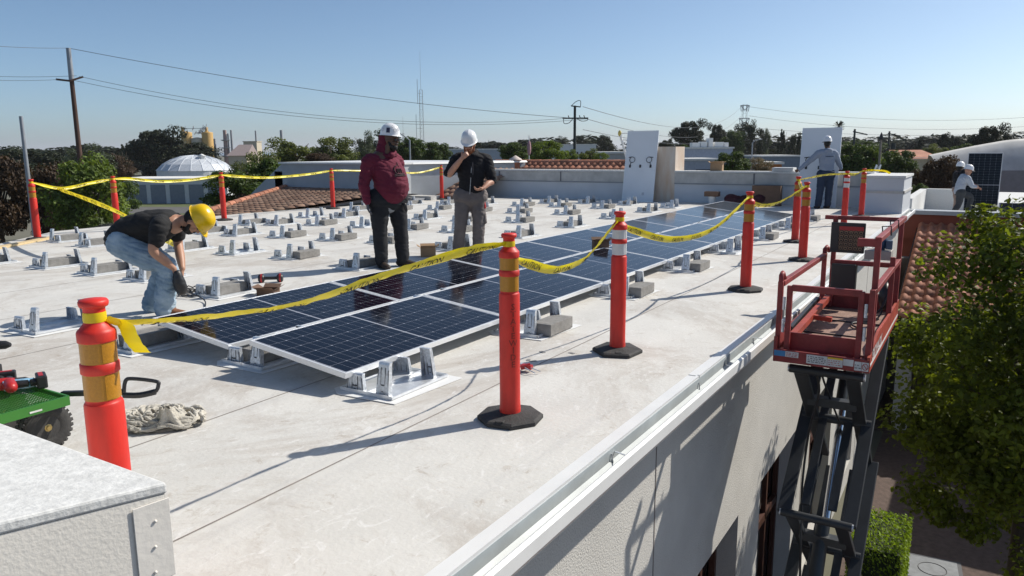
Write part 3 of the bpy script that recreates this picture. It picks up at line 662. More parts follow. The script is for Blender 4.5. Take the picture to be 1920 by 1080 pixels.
e_=pl(335,462,2,.03); tape('slack tape slanting down behind the bending worker to the roof',[J+Vector((0,0,-.01)),dp(175,378,12.0),dp(232,403,11.2),dp(290,438,10.4),e_],tw=(.3,.3),flip=True,tied=(1,0),w=.085,th=.055)
# ------------------------------------------------------------------ people
def sweep(q,P,Rr,side=(0,1,0),flat=1.0,n=16):
    """closed rounded sweep through points; Rr radius along the 'side' vector, flat * Rr across it"""
    P=[Vector(p) for p in P]; fl=flat if isinstance(flat,(list,tuple)) else [flat]*len(P)
    C=cr(P,5); k=len(P); m=len(C); RR=[];FL=[]
    for i in range(m):
        t=i/5; a=min(int(t),k-2) if k>1 else 0; f=min(1,t-a); f=f*f*(3-2*f)
        RR.append(Rr[a]*(1-f)+Rr[a+1]*f); FL.append(fl[a]*(1-f)+fl[a+1]*f)
    d0=(C[1]-C[0]).normalized(); d1=(C[-1]-C[-2]).normalized(); pre=[];post=[]
    for t in (80,55,30): pre.append((C[0]-d0*RR[0]*min(1,FL[0])*math.sin(math.radians(t)),RR[0]*math.cos(math.radians(t)),FL[0]))
    for t in (30,55,80): post.append((C[-1]+d1*RR[-1]*min(1,FL[-1])*math.sin(math.radians(t)),RR[-1]*math.cos(math.radians(t)),FL[-1]))
    S=pre+list(zip(C,RR,FL))+post; vs=[]
    for i,(p,r,f) in enumerate(S):
        d=(S[min(i+1,len(S)-1)][0]-S[max(i-1,0)][0]).normalized()
        s=Vector(side); s=(s-d*s.dot(d)); s=s.normalized() if s.length>1e-3 else d.orthogonal().normalized(); t=d.cross(s)
        for j in range(n): a=2*PI*j/n; vs.append(p+s*(r*math.cos(a))+t*(r*f*math.sin(a)))
    L=len(S); fs=[(i*n+j,i*n+(j+1)%n,(i+1)*n+(j+1)%n,(i+1)*n+j) for i in range(L-1) for j in range(n)]+[tuple(range(n-1,-1,-1)),tuple(range((L-1)*n,L*n))]
    q.add(vs,fs,True); return q
def ball(q,c,r,rot=None,n=14):
    r=(r,r,r) if isinstance(r,(int,float)) else r; vs=[];m=8;c=Vector(c)
    for i in range(m+1):
        t=PI*(i+.0)/m; t=max(.02,min(PI-.02,t))
        for j in range(n):
            a=2*PI*j/n; p=Vector((r[0]*math.sin(t)*math.cos(a),r[1]*math.sin(t)*math.sin(a),r[2]*math.cos(t))); p=rot@p if rot is not None else p; vs.append(c+p)
    q.add(vs,[(i*n+j,(i+1)*n+j,(i+1)*n+(j+1)%n,i*n+(j+1)%n) for i in range(m) for j in range(n)]+[tuple(range(n)),tuple(range((m+1)*n-1,m*n-1,-1))],True)
def fuse(q,name,mt,parent,vox=.012,sm=3,wr=0,wf=9,folds=None):
    """one continuous skin over everything in q"""
    me=q.mesh('tmp',[mt]); o=D.objects.new('tmp',me); COL.objects.link(o)
    r=o.modifiers.new('r','REMESH'); r.mode='VOXEL'; r.voxel_size=vox; r.use_smooth_shade=True
    s=o.modifiers.new('s','SMOOTH'); s.factor=.5; s.iterations=sm
    dg=bpy.context.evaluated_depsgraph_get(); me2=D.meshes.new_from_object(o.evaluated_get(dg)); D.objects.remove(o)
    if wr:
        ns=[v.normal.copy() for v in me2.vertices]
        for v,nn in zip(me2.vertices,ns):
            p=v.co; a=noise.noise(Vector((p.x*wf*.8,p.y*wf*.8,p.z*wf*1.5)))+.55*noise.noise(Vector((p.x*wf*2.1+3,p.y*wf*2.1,p.z*wf*3.6)))
            b=abs(noise.noise(Vector((p.x*wf*.5+9,p.y*wf*.5,p.z*wf*2.2+p.x*wf*.8)))); 
            v.co=p+nn*(wr*a-wr*1.1*max(0,.22-b)/.22)
    me2.materials.clear(); me2.materials.append(mt)
    for p in me2.polygons: p.use_smooth=True
    me2.update(); x=D.objects.new(name,me2); me2.name=name; COL.objects.link(x); x.parent=parent; return x
def hand(q,wrist,dirv,palm,curl=.6,s=1.0,side=1):
    """palm and five bent fingers; dirv from wrist to knuckles, palm = normal the fingers close towards"""
    d=Vector(dirv).normalized(); pn=Vector(palm); pn=(pn-d*pn.dot(d)).normalized(); sd=d.cross(pn)*side; w=Vector(wrist)
    sweep(q,[w,w+d*.045*s,w+d*.085*s],[.024*s,.038*s,.040*s],side=sd,flat=[.8,.45,.38],n=12)
    for i,(o,l) in enumerate(((-.030,.062),(-.010,.075),(.011,.070),(.030,.055))):
        a=curl*(1+.12*i); p0=w+d*.085*s+sd*o*s; p1=p0+(d*math.cos(a*.6)+pn*math.sin(a*.6))*l*.45*s; p2=p1+(d*math.cos(a*1.5)+pn*math.sin(a*1.5))*l*.35*s; p3=p2+(d*math.cos(a*2.2)+pn*math.sin(a*2.2))*l*.28*s
        q.tube([p0-d*.01,p0,p1,p2,p3],[.0095*s,.010*s,.0095*s,.0088*s,.007*s],8)
    p0=w+d*.03*s-sd*.03*s; p1=p0+(d*.6-sd*.75+pn*.35).normalized()*.035*s; p2=p1+(d*.85-sd*.2+pn*.55).normalized()*.03*s
    q.tube([w+d*.015*s-sd*.015*s,p0,p1,p2],[.014*s,.0135*s,.011*s,.008*s],8)
def frame_of(up,fwd):
    u=Vector(up).normalized(); f=Vector(fwd); f=(f-u*f.dot(u)).normalized(); r=f.cross(u); return Matrix((r,f,u)).transposed()  # x=right,y=forward,z=up
def head(q,c,rot,s=1.0):
    c=Vector(c); g=lambda x,y,z:c+rot@Vector((x*s,y*s,z*s))
    ball(q,g(0,-.012,.025),(.076*s,.094*s,.100*s),rot); ball(q,g(0,.018,-.045),(.060*s,.068*s,.075*s),rot); ball(q,g(0,.045,-.09),(.035*s,.032*s,.028*s),rot)
    sweep(q,[g(0,.082,.02),g(0,.100,-.018)],[.009*s,.014*s],side=rot@Vector((1,0,0)),n=8)
    for sx in (-1,1):
        ball(q,g(sx*.078,-.01,-.01),(.010*s,.022*s,.032*s),rot,8); ball(q,g(sx*.035,.058,-.025),(.024*s,.022*s,.02*s),rot,8)
    sweep(q,[g(-.05,.070,.035),g(0,.085,.037),g(.05,.070,.035)],[.011*s,.012*s,.011*s],side=rot@Vector((0,0,1)),n=8)
    sweep(q,[g(-.022,.083,-.053),g(.022,.083,-.053)],[.008*s,.008*s],side=rot@Vector((0,0,1)),n=8)
def face_bits(t,c,rot,s=1.0,glasses=False,beard=None,hair=None):
    c=Vector(c); g=lambda x,y,z:c+rot@Vector((x*s,y*s,z*s))
    if glasses:
        q=MB()
        for sx in (-1,1): ball(q,g(sx*.033,.086,.008),(.029*s,.010*s,.020*s),rot); q.tube([g(sx*.058,.078,.014),g(sx*.077,.02,.014),g(sx*.08,-.02,.005)],.003,6)
        q.tube([g(-.01,.096,.012),g(.01,.096,.012)],.003,6); q.build('sunglasses',m_bplast,t)
    else:
        for sx in (-1,1):
            q=MB(); ball(q,g(sx*.032,.074,.008),(.014*s,.010*s,.008*s),rot,8); q.build('eye',m_bplast,t)
    if beard:
        q=MB(); ball(q,g(0,.035,-.085),(.060*s,.058*s,.048*s),rot); 
        for sx in (-1,1): sweep(q,[g(sx*.066,.01,-.03),g(sx*.055,.04,-.08)],[.016*s,.022*s],n=8)
        sweep(q,[g(-.03,.088,-.042),g(.03,.088,-.042)],[.009*s,.009*s],n=8); fuse(q,'beard',beard,t,.008,2,.002,30)
    if hair:
        q=MB(); ball(q,g(0,-.035,.015),(.084*s,.088*s,.095*s),rot); fuse(q,'hair',hair,t,.01,2,.003,25)
def helmet(t,c,rot,mt,s=1.0,stk=False):
    c=Vector(c); q=MB()
    pr=[(.128,-.004),(.124,.006),(.121,.03),(.116,.065),(.100,.100),(.072,.125),(.036,.138),(.0,.141)]
    n=32;vs=[]
    for r,z in pr:
        for j in range(n):
            a=2*PI*j/n; x=r*.88*math.cos(a); y=r*1.05*math.sin(a); rz=.006*max(0,1-abs(x)/.022)*(1 if z>.02 else 0)
            vs.append(c+rot@Vector((x*s,y*s,(z+rz)*s)))
    fs=[(i*n+j,i*n+(j+1)%n,(i+1)*n+(j+1)%n,(i+1)*n+j) for i in range(len(pr)-1) for j in range(n)]; q.add(vs,fs,True)
    vs=[]                                     # brim with peak
    for r0,z in ((1.0,0),(1.10,-.006),(1.10,-.010),(.98,-.006)):
        for j in range(n):
            a=2*PI*j/n; pk=max(0,math.sin(a))**2.2; rr=.122*r0; ex=(.038*pk if r0>1.05 else 0); x=rr*.88*math.cos(a); y=(rr*1.05)*math.sin(a)+ex; vs.append(c+rot@Vector((x*s,y*s,(z-.012*pk*(r0>1.05))*s)))
    q.add(vs,[(i*n+j,i*n+(j+1)%n,(i+1)*n+(j+1)%n,(i+1)*n+j) for i in range(3) for j in range(n)],True)
    o=q.build('hard_hat',mt,t); sb=o.modifiers.new('s','SUBSURF'); sb.levels=1; sb.render_levels=1
    q=MB(); vs=[]
    pr2=[(.112,-.002),(.100,-.003),(.05,-.002),(0,0)]
    for r,z in pr2:
        for j in range(n): a=2*PI*j/n; vs.append(c+rot@Vector((r*.88*math.cos(a)*s,r*1.03*math.sin(a)*s,(z+.002)*s)))
    q.add(vs,[(i*n+j,i*n+(j+1)%n,(i+1)*n+(j+1)%n,(i+1)*n+j) for i in range(3) for j in range(n)]); q.build('hat_lining',m_bplast,o)
    if stk:
        q=MB(); 
        def onh(th,z,r): return c+rot@Vector((r*.88*1.035*math.cos(th)*s,r*1.05*1.03*math.sin(th)*s,z*s))
        for th0,m_ in ((.3,0),):
            q.add([onh(th0-.18,.025,.122),onh(th0+.18,.025,.122),onh(th0+.18,.085,.112),onh(th0-.18,.085,.112)],[(0,1,2,3)])
        q.build('dark_sticker',M('navy_sticker',(.03,.03,.07),.5),o)
        q=MB()
        for th0,z,r,rad in ((1.0,.055,.120,.02),(1.5,.075,.115,.016),(.75,.1,.106,.013),(-.3,.06,.119,.018)):
            q.tube([onh(th0+rad*7.5*math.cos(a),z+rad*math.sin(a),r-.25*rad*math.sin(a)) for a in [2*PI*k/10 for k in range(11)]],.0018,4)
        q.build('pen_scribbles',M('grey_marker',(.2,.2,.24),.6),o)
LOC=math.atan2(RT0.y,RT0.x)    # local x of each person points to the right as the camera looks, y away
def pants(t,hips,legs,mt,r=(.105,.078,.072),pel=.16,vox=.012,wr=.006,cuff=None):
    q=MB(); hl,hr=hips
    mid=(Vector(hl)+Vector(hr))/2
    sweep(q,[Vector(hl),mid,Vector(hr)],[pel*.72,pel*.8,pel*.72],side=(0,0,1),n=16); 
    for h,k,a in legs: sweep(q,[h,(Vector(h)+Vector(k))/2,k,(Vector(k)*.5+Vector(a)*.5),a],[r[0]*1.12,r[0],r[1]*1.05,r[1],r[2]],n=16)
    return fuse(q,'trousers',mt,t,vox,3,wr,8)
def shoe(t,a,d,mt,s=1.0,sole=m_black,name='boot'):
    a=Vector(a); d=Vector(d); d.z=0; d.normalize(); q=MB()
    sweep(q,[a+Vector((0,0,.06)),Vector((a.x,a.y,.05))-d*.02],[.052*s,.05*s],side=d.cross(Vector((0,0,1))),n=12)
    p=Vector((a.x,a.y,.0))
    sweep(q,[p-d*.055*s+Vector((0,0,.045)),p+d*.05*s+Vector((0,0,.05)),p+d*.13*s+Vector((0,0,.038)),p+d*.185*s+Vector((0,0,.034))],[.040*s,.045*s,.047*s,.036*s],side=d.cross(Vector((0,0,1))),flat=[.95,.85,.62,.6],n=12)
    o=fuse(q,name,mt,t,.010,2)
    q=MB(); sd=d.cross(Vector((0,0,1))); out=[]
    for k in range(16):
        a_=2*PI*k/16; out.append(p+d*(.065+.135*math.cos(a_))*s+sd*(.049*math.sin(a_))*s)
    q.prism([(v.x,v.y) for v in out],.003,.022); q.build('sole',sole,o)
def skinm(name,c): return M(name,c,.5,var=.08,vs=20)
sk1=skinm('tanned_skin',(.42,.22,.14)); sk2=skinm('dark_skin',(.11,.055,.034)); sk3=skinm('fair_ruddy_skin',(.52,.27,.18))
m_denim=M('washed_denim',(.13,.21,.29),.9,var=.3,vs=5,col2=(.40,.50,.58),bump=.5,bs=60)
m_btee=M('black_cotton',(.012,.012,.013),.9,var=.2,bump=.4,bs=80)
m_maroon=M('maroon_fleece',(.125,.008,.028),.9,var=.12,bump=.4,bs=70)
m_bpants=M('black_work_cloth',(.012,.013,.017),.9,var=.25,bump=.4,bs=60)
m_gpants=M('grey_cargo_cloth',(.15,.13,.125),.9,var=.2,vs=6,bump=.4,bs=60)
m_bhood=M('black_hoodie_fleece',(.008,.008,.011),.92,var=.2,bump=.4,bs=60)
m_ghood=M('grey_blue_fleece',(.26,.30,.38),.9,var=.1,bump=.3,bs=60)
m_navy=M('navy_jeans',(.025,.04,.075),.9,var=.15)
m_boot=M('brown_suede_boot',(.20,.08,.035),.8,var=.2,vs=15); m_bboot=M('dark_leather_boot',(.03,.018,.013),.6,var=.3,vs=12)
m_ylhat=M('yellow_hard_hat_shell',(.80,.50,.0),.25,var=.02,coat=.3); m_whhat=M('white_hard_hat_shell',(.78,.78,.79),.25,var=.02,coat=.3)
m_glove=M('grey_work_glove',(.10,.10,.115),.9,var=.2,vs=20); m_hair=M('black_hair',(.008,.007,.006),.7)
V=Vector
# 1: bending worker
t=thing('person','worker in yellow hard hat, black tee and ripped jeans bending over cables','person',(4.40,6.72,0),LOC)
hN,kN,aN=V((-.28,-.10,.70)),V((.14,-.13,.49)),V((.08,-.12,.09)); hF,kF,aF=V((-.28,.10,.72)),V((-.01,.13,.46)),V((-.15,.12,.09))
hc=V((.385,-.01,.90)); hrot=frame_of((.90,0,.40),(.36,0,-.93))
q=MB(); head(q,hc,hrot,1.03); sweep(q,[V((.20,0,.90)),V((.31,0,.91))],[.065,.058],n=12)
sweep(q,[V((-.26,0,.72)),V((.0,0,.86)),V((.18,0,.88))],[.13,.14,.14],side=(0,1,0),flat=.7)
for s,h,k,a in ((1,hN,kN,aN),(1,hF,kF,aF)): sweep(q,[h,k,a,a-V((0,0,.05))],[.08,.055,.04,.04],n=12)
shN,elN,wrN=V((.14,-.21,.86)),V((.09,-.27,.66)),V((.215,-.16,.47)); shF,elF,wrF=V((.12,.20,.86)),V((.10,.24,.66)),V((.20,.06,.44))
for a,b,c in ((shN,elN,wrN),(shF,elF,wrF)): sweep(q,[a,(a+b)/2,b,(b+c)/2,c],[.058,.056,.046,.044,.030],n=12)
hand(q,wrN,(.15,.1,-1),(.9,.3,0),.9); hand(q,wrF,(-.1,-.1,-1),(-.9,-.2,0),.9,side=-1)
fuse(q,'body',sk1,t,.009,2)
q=MB(); sweep(q,[V((-.345,0,.735)),V((-.24,0,.83)),V((-.05,0,.885)),V((.13,0,.885)),V((.22,0,.885))],[.165,.175,.185,.185,.085],side=(0,1,0),flat=[.85,.75,.72,.74,.9],n=20)
for sg,sh,el in ((-1,shN,elN),(1,shF,elF)): sweep(q,[V((.12,sg*.12,.88)),sh+V((0,0,.01)),sh*.45+el*.55],[.105,.088,.080],n=14)
sweep(q,[V((-.20,0,.80)),V((-.05,0,.79)),V((.06,0,.80))],[.155,.15,.13],side=(0,1,0),flat=.8)
fuse(q,'t_shirt',m_btee,t,.011,3,.007,9)
q=MB(); q.add([V((.055+.02*i,-.05+.0,1.037-.004*i)) for i in range(2)]+[V((.095-.02*i,.05,1.028)) for i in range(2)],[(0,1,2,3)]); text_on(q,'Team',(.06,-.02,1.036),(0.6,.8,-.05),(-1,0,.1),.03); q.v=q.v[4:]; q.f=[tuple(i-4 for i in f) for f in q.f[1:]]; q.mi=q.mi[1:]; q.sm=q.sm[1:]
q=MB(); sweep(q,[hN+V((0,0,0)),V((-.29,0,.70)),hF],[.145,.15,.145],side=(0,0,1),n=16)
sweep(q,[V((-.33,0,.72)),V((-.20,0,.70))],[.17,.165],side=(0,1,0),flat=.85)
for h,k,a in ((hN,kN,aN),(hF,kF,aF)): sweep(q,[h,(h+k)/2+V((-.0,0,-.01)),k,(k+a)/2,a+V((0,0,-.02))],[.138,.120,.095,.098,.102],n=16)
fuse(q,'jeans',m_denim,t,.011,3,.010,9)
q=MB(); 
for p,s in ((V((-.02,-.215,.27)),.05),(V((.0,-.218,.20)),.035)):
    q.add([p+V((s*math.cos(a)*(1+.3*math.sin(3*a)),-.002,s*1.1*math.sin(a))) for a in [2*PI*k/12 for k in range(12)]],[tuple(range(12))])
for a_ in (aN,aF): shoe(t,a_,(1,-.05 if a_ is aN else .05,0),m_boot,1.08,M('pale_sole',(.45,.40,.33),.7))
face_bits(t,hc,hrot,1.03,hair=m_hair,beard=m_hair); helmet(t,hc+hrot@V((0,-.005,.052)),hrot,m_ylhat,1.06)
q=MB(); sweep(q,[V((.25,-.17,.42)),V((.26,-.16,.33)),V((.27,-.15,.27))],[.045,.062,.058],n=12); o=fuse(q,'black_tool_bag',m_bplast,None,.012,3,.004); o.matrix_world=t.matrix_basis.copy(); o.location=(4.40,6.72,0); o.rotation_euler=(0,0,LOC)
tag(o,'black tool pouch dangling from the hand of the bending worker','tool bag')
# 2: maroon hoodie
t=thing('person','big bearded man in maroon hoodie, dark trousers and scribbled white hard hat','person',(7.91,6.71,0),LOC)
f=V((.80,-.60,0)); r=V((-.60,-.80,0)); hc=V((-.02,-.03,1.69)); hrot=frame_of((.06,0,1),(.90,-.42,-.06))
hR,kR,aR=V((-.20,-.09,.90)),V((-.20,-.12,.50)),V((-.19,-.12,.10)); hL,kL,aL=V((.0,.09,.90)),V((.05,.08,.50)),V((.07,.06,.10))
shR,elR,wrR=V((-.31,-.17,1.42)),V((-.365,-.22,1.12)),V((-.33,-.25,.90)); shL,elL,wrL=V((.01,.19,1.42)),V((.08,.19,1.12)),V((.08,-.06,1.05))
q=MB(); head(q,hc,hrot,1.05); sweep(q,[V((-.10,0,1.48)),V((-.05,-.02,1.62))],[.075,.07],n=12)
sweep(q,[V((-.10,0,.92)),V((-.10,0,1.2)),V((-.15,0,1.45))],[.17,.18,.18],side=r,flat=.7)
for h,k,a in ((hR,kR,aR),(hL,kL,aL)): sweep(q,[h,k,a,a-V((0,0,.06))],[.09,.06,.045,.045],n=12)
for a,b,c in ((shR,elR,wrR),(shL,elL,wrL)): sweep(q,[a,b,c],[.06,.05,.034],n=12)
fuse(q,'body',sk2,t,.010,2)
q=MB(); sweep(q,[V((-.10,0,.93)),V((-.04,-.03,1.08)),V((-.07,-.02,1.24)),V((-.15,0,1.40)),V((-.15,0,1.49))],[.215,.245,.245,.235,.13],side=r,flat=[.86,.95,.85,.70,.75],n=22)
ball(q,V((.02,-.06,1.10)),(.17,.17,.19))
sweep(q,[V((-.15,0,1.46)),V((-.13,.015,1.55)),V((-.105,.025,1.64)),V((-.10,.025,1.74))],[.145,.112,.108,.100],side=r,flat=.92,n=16)
sweep(q,[V((-.02,-.09,1.50)),V((-.0,.0,1.525)),V((.0,.07,1.50))],[.045,.05,.045],n=10)
for a,b,c in ((shR,elR,wrR),(shL,elL,wrL)): sweep(q,[V((-.15,0,1.42))*.45+a*.55,a,(a+b)/2,b,(b+c)/2,c],[.115,.095,.086,.078,.068,.050],n=14)
o=fuse(q,'hoodie',m_maroon,t,.011,3,.008,8)
def onb(u_,z,h_=.004):
    p=V((-.12,0,z))+f*.5-r*u_; ok,loc,nn,_i=o.closest_point_on_mesh(p); p2=V((-.12,0,z))-r*u_*.9+f*.26
    ok,loc,nn,_i=o.closest_point_on_mesh(p2); return loc+nn*h_
q=MB()
q.tube([onb(.02+.10*math.cos(a),1.32+.085*math.sin(a)) for a in [2*PI*k/28 for k in range(8,26)]],.008,5)
for dz in (0,.022): q.tube([onb(-.09+.02*i,1.245-dz) for i in range(11)],.009,5)
for i in range(3): q.tube([onb(-.02+.04*i+.013*math.cos(a),1.30+.03*math.sin(a)) for a in [2*PI*k/10 for k in range(11)]],.006,5)
q.build('chest_print',M('dark_print',(.022,.005,.010),.8),o)
q=MB(); q.tube([onb(.035,1.46,.006),onb(.03,1.40,.006),onb(.032,1.36,.006)],.004,5); q.build('drawstring',m_ink,o)
q=MB(); sweep(q,[V((-.10,0,.90)),V((-.095,0,.97))],[.205,.212],side=r,flat=.86,n=18); fuse(q,'grey_undershirt',M('grey_undershirt',(.30,.32,.35),.9),t,.014,2,.003)
pants(t,(hR+V((0,0,.02)),hL+V((0,0,.02))),((hR,kR,aR),(hL,kL,aL)),m_bpants,(.125,.098,.088),.235)
for a_,d_ in ((aR,V((.55,-.8,0))),(aL,V((.95,-.25,0)))): shoe(t,a_-V((0,0,.02)),d_,m_bboot,1.12)
q=MB(); hand(q,wrR,(.12,-.05,-1),(.8,.2,0),.35,1.15); sweep(q,[wrR+V((-.01,0,.04)),wrR],[.047,.042],n=10); fuse(q,'work_glove',m_glove,t,.008,1)
q=MB(); sweep(q,[V((.13,-.02,.84)),V((.15,-.01,.76))],[.03,.02],n=8); fuse(q,'belt_pouch',m_bplast,t,.01,2)
face_bits(t,hc,hrot,1.05,glasses=True,beard=m_hair); helmet(t,hc+hrot@V((0,-.02,.07)),hrot,m_whhat,1.07,stk=True)
# 3: black hoodie
t=thing('person','man in black hoodie and grey cargo trousers, hand at his chin, white hard hat','person',(9.35,6.48,0),LOC)
f=V((-.12,-.99,0)); r=V((-.99,.12,0)); hc=V((.0,-.09,1.64)); hrot=frame_of((-.02,-.42,.9),(-.10,-.9,-.45))
hR,kR,aR=V((-.11,.0,.88)),V((-.15,-.03,.49)),V((-.20,.0,.10)); hL,kL,aL=V((.11,.02,.88)),V((.12,-.02,.49)),V((.10,.02,.10))
shR,elR,wrR=V((-.19,.0,1.42)),V((-.31,-.10,1.20)),V((-.10,-.27,1.44)); shL,elL,wrL=V((.24,.02,1.41)),V((.33,-.05,1.13)),V((.20,-.26,1.01))
q=MB(); head(q,hc,hrot,1.03); sweep(q,[V((.01,.02,1.46)),V((.0,-.05,1.58))],[.065,.06],n=12)
sweep(q,[V((0,0,.90)),V((.01,0,1.2)),V((.02,0,1.42))],[.14,.15,.17],side=r,flat=.65)
for h,k,a in ((hR,kR,aR),(hL,kL,aL)): sweep(q,[h,k,a,a-V((0,0,.06))],[.085,.06,.045,.045],n=12)
for a,b,c in ((shR,elR,wrR),(shL,elL,wrL)): sweep(q,[a,b,(b+c)/2,c],[.056,.050,.046,.030],n=12)
hand(q,wrR,(.55,-.05,.5),(.3,.9,.3),1.1,1.05,side=-1); hand(q,wrL,(-.75,-.35,-.15),(0,.2,1),.7,1.05)
fuse(q,'body',sk3,t,.009,2)
q=MB(); sweep(q,[V((0.01,0,.90)),V((.02,-.01,1.08)),V((.02,-.01,1.28)),V((.03,0,1.42)),V((.02,.01,1.50))],[.185,.19,.215,.205,.10],side=r,flat=[.74,.76,.68,.62,.8],n=20)
sweep(q,[V((-.09,.06,1.47)),V((.02,.11,1.53)),V((.13,.06,1.48))],[.055,.065,.055],n=12)
for a,b,c in ((shR,elR,wrR),): sweep(q,[V((.0,0,1.42))*.4+a*.6,a,(a+b)/2,b+V((.0,.0,.03))],[.11,.098,.090,.072],n=14)
for a,b,c in ((shL,elL,wrL),): sweep(q,[V((.03,0,1.42))*.4+a*.6,a,(a+b)/2,b],[.11,.098,.090,.078],n=14)
o=fuse(q,'hoodie',m_bhood,t,.011,3,.008,8)
q=MB(); q.tube([V((.0+.004*k%2,-.150-.0*k,.92+.05*k)) for k in range(9)],.004,5); q.build('zip',m_galv,o)
q=MB(); q.tube([V((.05,-.16,1.38)),V((.052,-.175,1.28)),V((.05,-.17,1.2))],.004,5); q.build('drawstring',m_glove,o)
pants(t,(hR,hL),((hR,kR,aR),(hL,kL,aL)),m_gpants,(.115,.092,.088),.215)
q=MB(); sweep(q,[V((.20,-.02,.62)),V((.21,-.02,.50))],[.06,.06],side=(0,1,0),flat=.6,n=10); o=fuse(q,'cargo_pocket',m_gpants,t,.01,2,.003)
q=MB(); sweep(q,[V((.20,-.03,.84)),V((.21,-.02,.72))],[.03,.045],side=(0,1,0),flat=.6,n=10); fuse(q,'red_belt_pouch',m_redpl,t,.01,2)
for a_,d_ in ((aR,V((-.2,-1,0))),(aL,V((.15,-1,0)))): shoe(t,a_-V((0,0,.02)),d_,m_bboot,1.08)
face_bits(t,hc,hrot,1.03,glasses=True,beard=M('ginger_beard',(.20,.07,.03),.9)); helmet(t,hc+hrot@V((0,-.012,.06)),hrot,m_whhat,1.06)
# 4: worker at the far wall seen from behind
t=thing('person','worker in grey blue hoodie seen from behind, holding an upright panel','person',(21.2,3.50,0),LOC)
f=V((.05,1,0)); r=V((1,-.05,0)); hc=V((-.02,.02,1.66)); hrot=frame_of((0,.1,1),f)
hR,kR,aR=V((.10,0,.88)),V((.10,.0,.48)),V((.09,0,.10)); hL,kL,aL=V((-.10,0,.88)),V((-.13,.0,.48)),V((-.16,0,.10))
shR,elR,wrR=V((.18,0,1.42)),V((.33,.06,1.18)),V((.42,.12,1.03)); shL,elL,wrL=V((-.22,0,1.42)),V((-.45,.08,1.20)),V((-.64,.14,1.02))
q=MB(); head(q,hc,hrot); sweep(q,[V((0,0,1.45)),V((0,.02,1.58))],[.06,.06],n=12); sweep(q,[V((0,0,.9)),V((0,0,1.42))],[.15,.17],side=r,flat=.65)
for h,k,a in ((hR,kR,aR),(hL,kL,aL)): sweep(q,[h,k,a,a-V((0,0,.06))],[.085,.06,.045,.045],n=12)
for a,b,c in ((shR,elR,wrR),(shL,elL,wrL)): sweep(q,[a,b,c],[.056,.046,.030],n=12); hand(q,c,(c-b)+V((0,.15,0)),(0,1,0),.5,1.1,side=1 if c.x>0 else -1)
fuse(q,'body',sk2,t,.012,2)
q=MB(); sweep(q,[V((0,0,.93)),V((0,0,1.1)),V((-.01,0,1.3)),V((-.02,0,1.43)),V((-.02,.0,1.50))],[.185,.19,.205,.20,.09],side=r,flat=.68,n=18); ball(q,V((-.01,-.08,1.49)),(.10,.08,.07))
for a,b,c in ((shR,elR,wrR),(shL,elL,wrL)): sweep(q,[V((0,0,1.42))*.4+a*.6,a,(a+b)/2,b,c],[.11,.095,.085,.07,.05],n=14)
o=fuse(q,'hoodie',m_ghood,t,.014,3,.008,8); q=MB(); q.b2((-.10,-.145,1.33),(.10,-.135,1.345)); q.build('back_print',m_navy,o)
pants(t,(hR,hL),((hR,kR,aR),(hL,kL,aL)),m_navy,(.11,.09,.085),.205,.014)
for a_ in (aR,aL): shoe(t,a_-V((0,0,.02)),(0,1,0),m_bboot,1.05)
face_bits(t,hc,hrot,hair=m_hair); helmet(t,hc+hrot@V((0,-.01,.055)),hrot,m_whhat,1.05)
# 5 and 6: two workers on the courtyard building's roof
o5=pl(1806,384,0,27.4); t=thing('person','worker in pale grey jacket striding right on the neighbouring roof','person',(27.4,o5.y,-.60),LOC)
hc=V((.06,0,1.42)); hrot=frame_of((.25,0,1),(1,-.2,-.35))
hR,kR,aR=V((-.16,-.08,.78)),V((-.20,-.10,.42)),V((-.38,-.1,.10)); hL,kL,aL=V((-.10,.08,.78)),V((.26,.08,.62)),V((.22,.08,.2))
shR,elR,wrR=V((-.06,-.2,1.22)),V((.08,-.24,.98)),V((.30,-.18,.93)); shL,elL,wrL=V((.0,.2,1.22)),V((.15,.2,1.05)),V((.38,.15,1.0))
q=MB(); head(q,hc,hrot); sweep(q,[V((-.04,0,1.25)),V((.03,0,1.36))],[.06,.06],n=12); sweep(q,[V((-.14,0,.8)),V((-.05,0,1.22))],[.14,.15],side=(0,1,0),flat=.7)
for h,k,a in ((hR,kR,aR),(hL,kL,aL)): sweep(q,[h,k,a],[.08,.055,.045],n=12)
for a,b,c in ((shR,elR,wrR),(shL,elL,wrL)): sweep(q,[a,b,c],[.05,.045,.032],n=12); hand(q,c,c-b,(0,0,-1),.8)
fuse(q,'body',sk3,t,.012,2)
q=MB(); sweep(q,[V((-.17,0,.80)),V((-.14,0,.98)),V((-.07,0,1.18)),V((-.03,0,1.28))],[.17,.175,.185,.09],side=(0,1,0),flat=.8,n=18); ball(q,V((-.10,0,1.28)),(.07,.1,.07))
for a,b,c in ((shR,elR,wrR),(shL,elL,wrL)): sweep(q,[a+V((0,-.06*(a.y/abs(a.y)),0)),a,(a+b)/2,b,b*.45+c*.55],[.10,.09,.08,.068,.055],n=14)
fuse(q,'jacket',M('pale_grey_jacket',(.42,.46,.52),.85,var=.1),t,.013,3,.009,8)
pants(t,(hR,hL),((hR,kR,aR),(hL,kL,aL)),M('charcoal_trousers',(.05,.055,.06),.9),(.11,.085,.075),.20,.014)
for a_ in (aR,): shoe(t,a_-V((0,0,.02)),(1,0,0),m_bboot)
q=MB(); sweep(q,[aL+V((-.05,0,-.05)),aL+V((.12,0,-.08))],[.045,.04],n=10); fuse(q,'boot',m_bboot,t,.01,2)
face_bits(t,hc,hrot); helmet(t,hc+hrot@V((0,-.01,.055)),hrot,m_whhat,1.08)
o6=pl(1793,384,0,28.4); t=thing('person','worker in black jacket steadying the tall dark panel from behind','person',(28.4,o6.y,-.60),LOC)
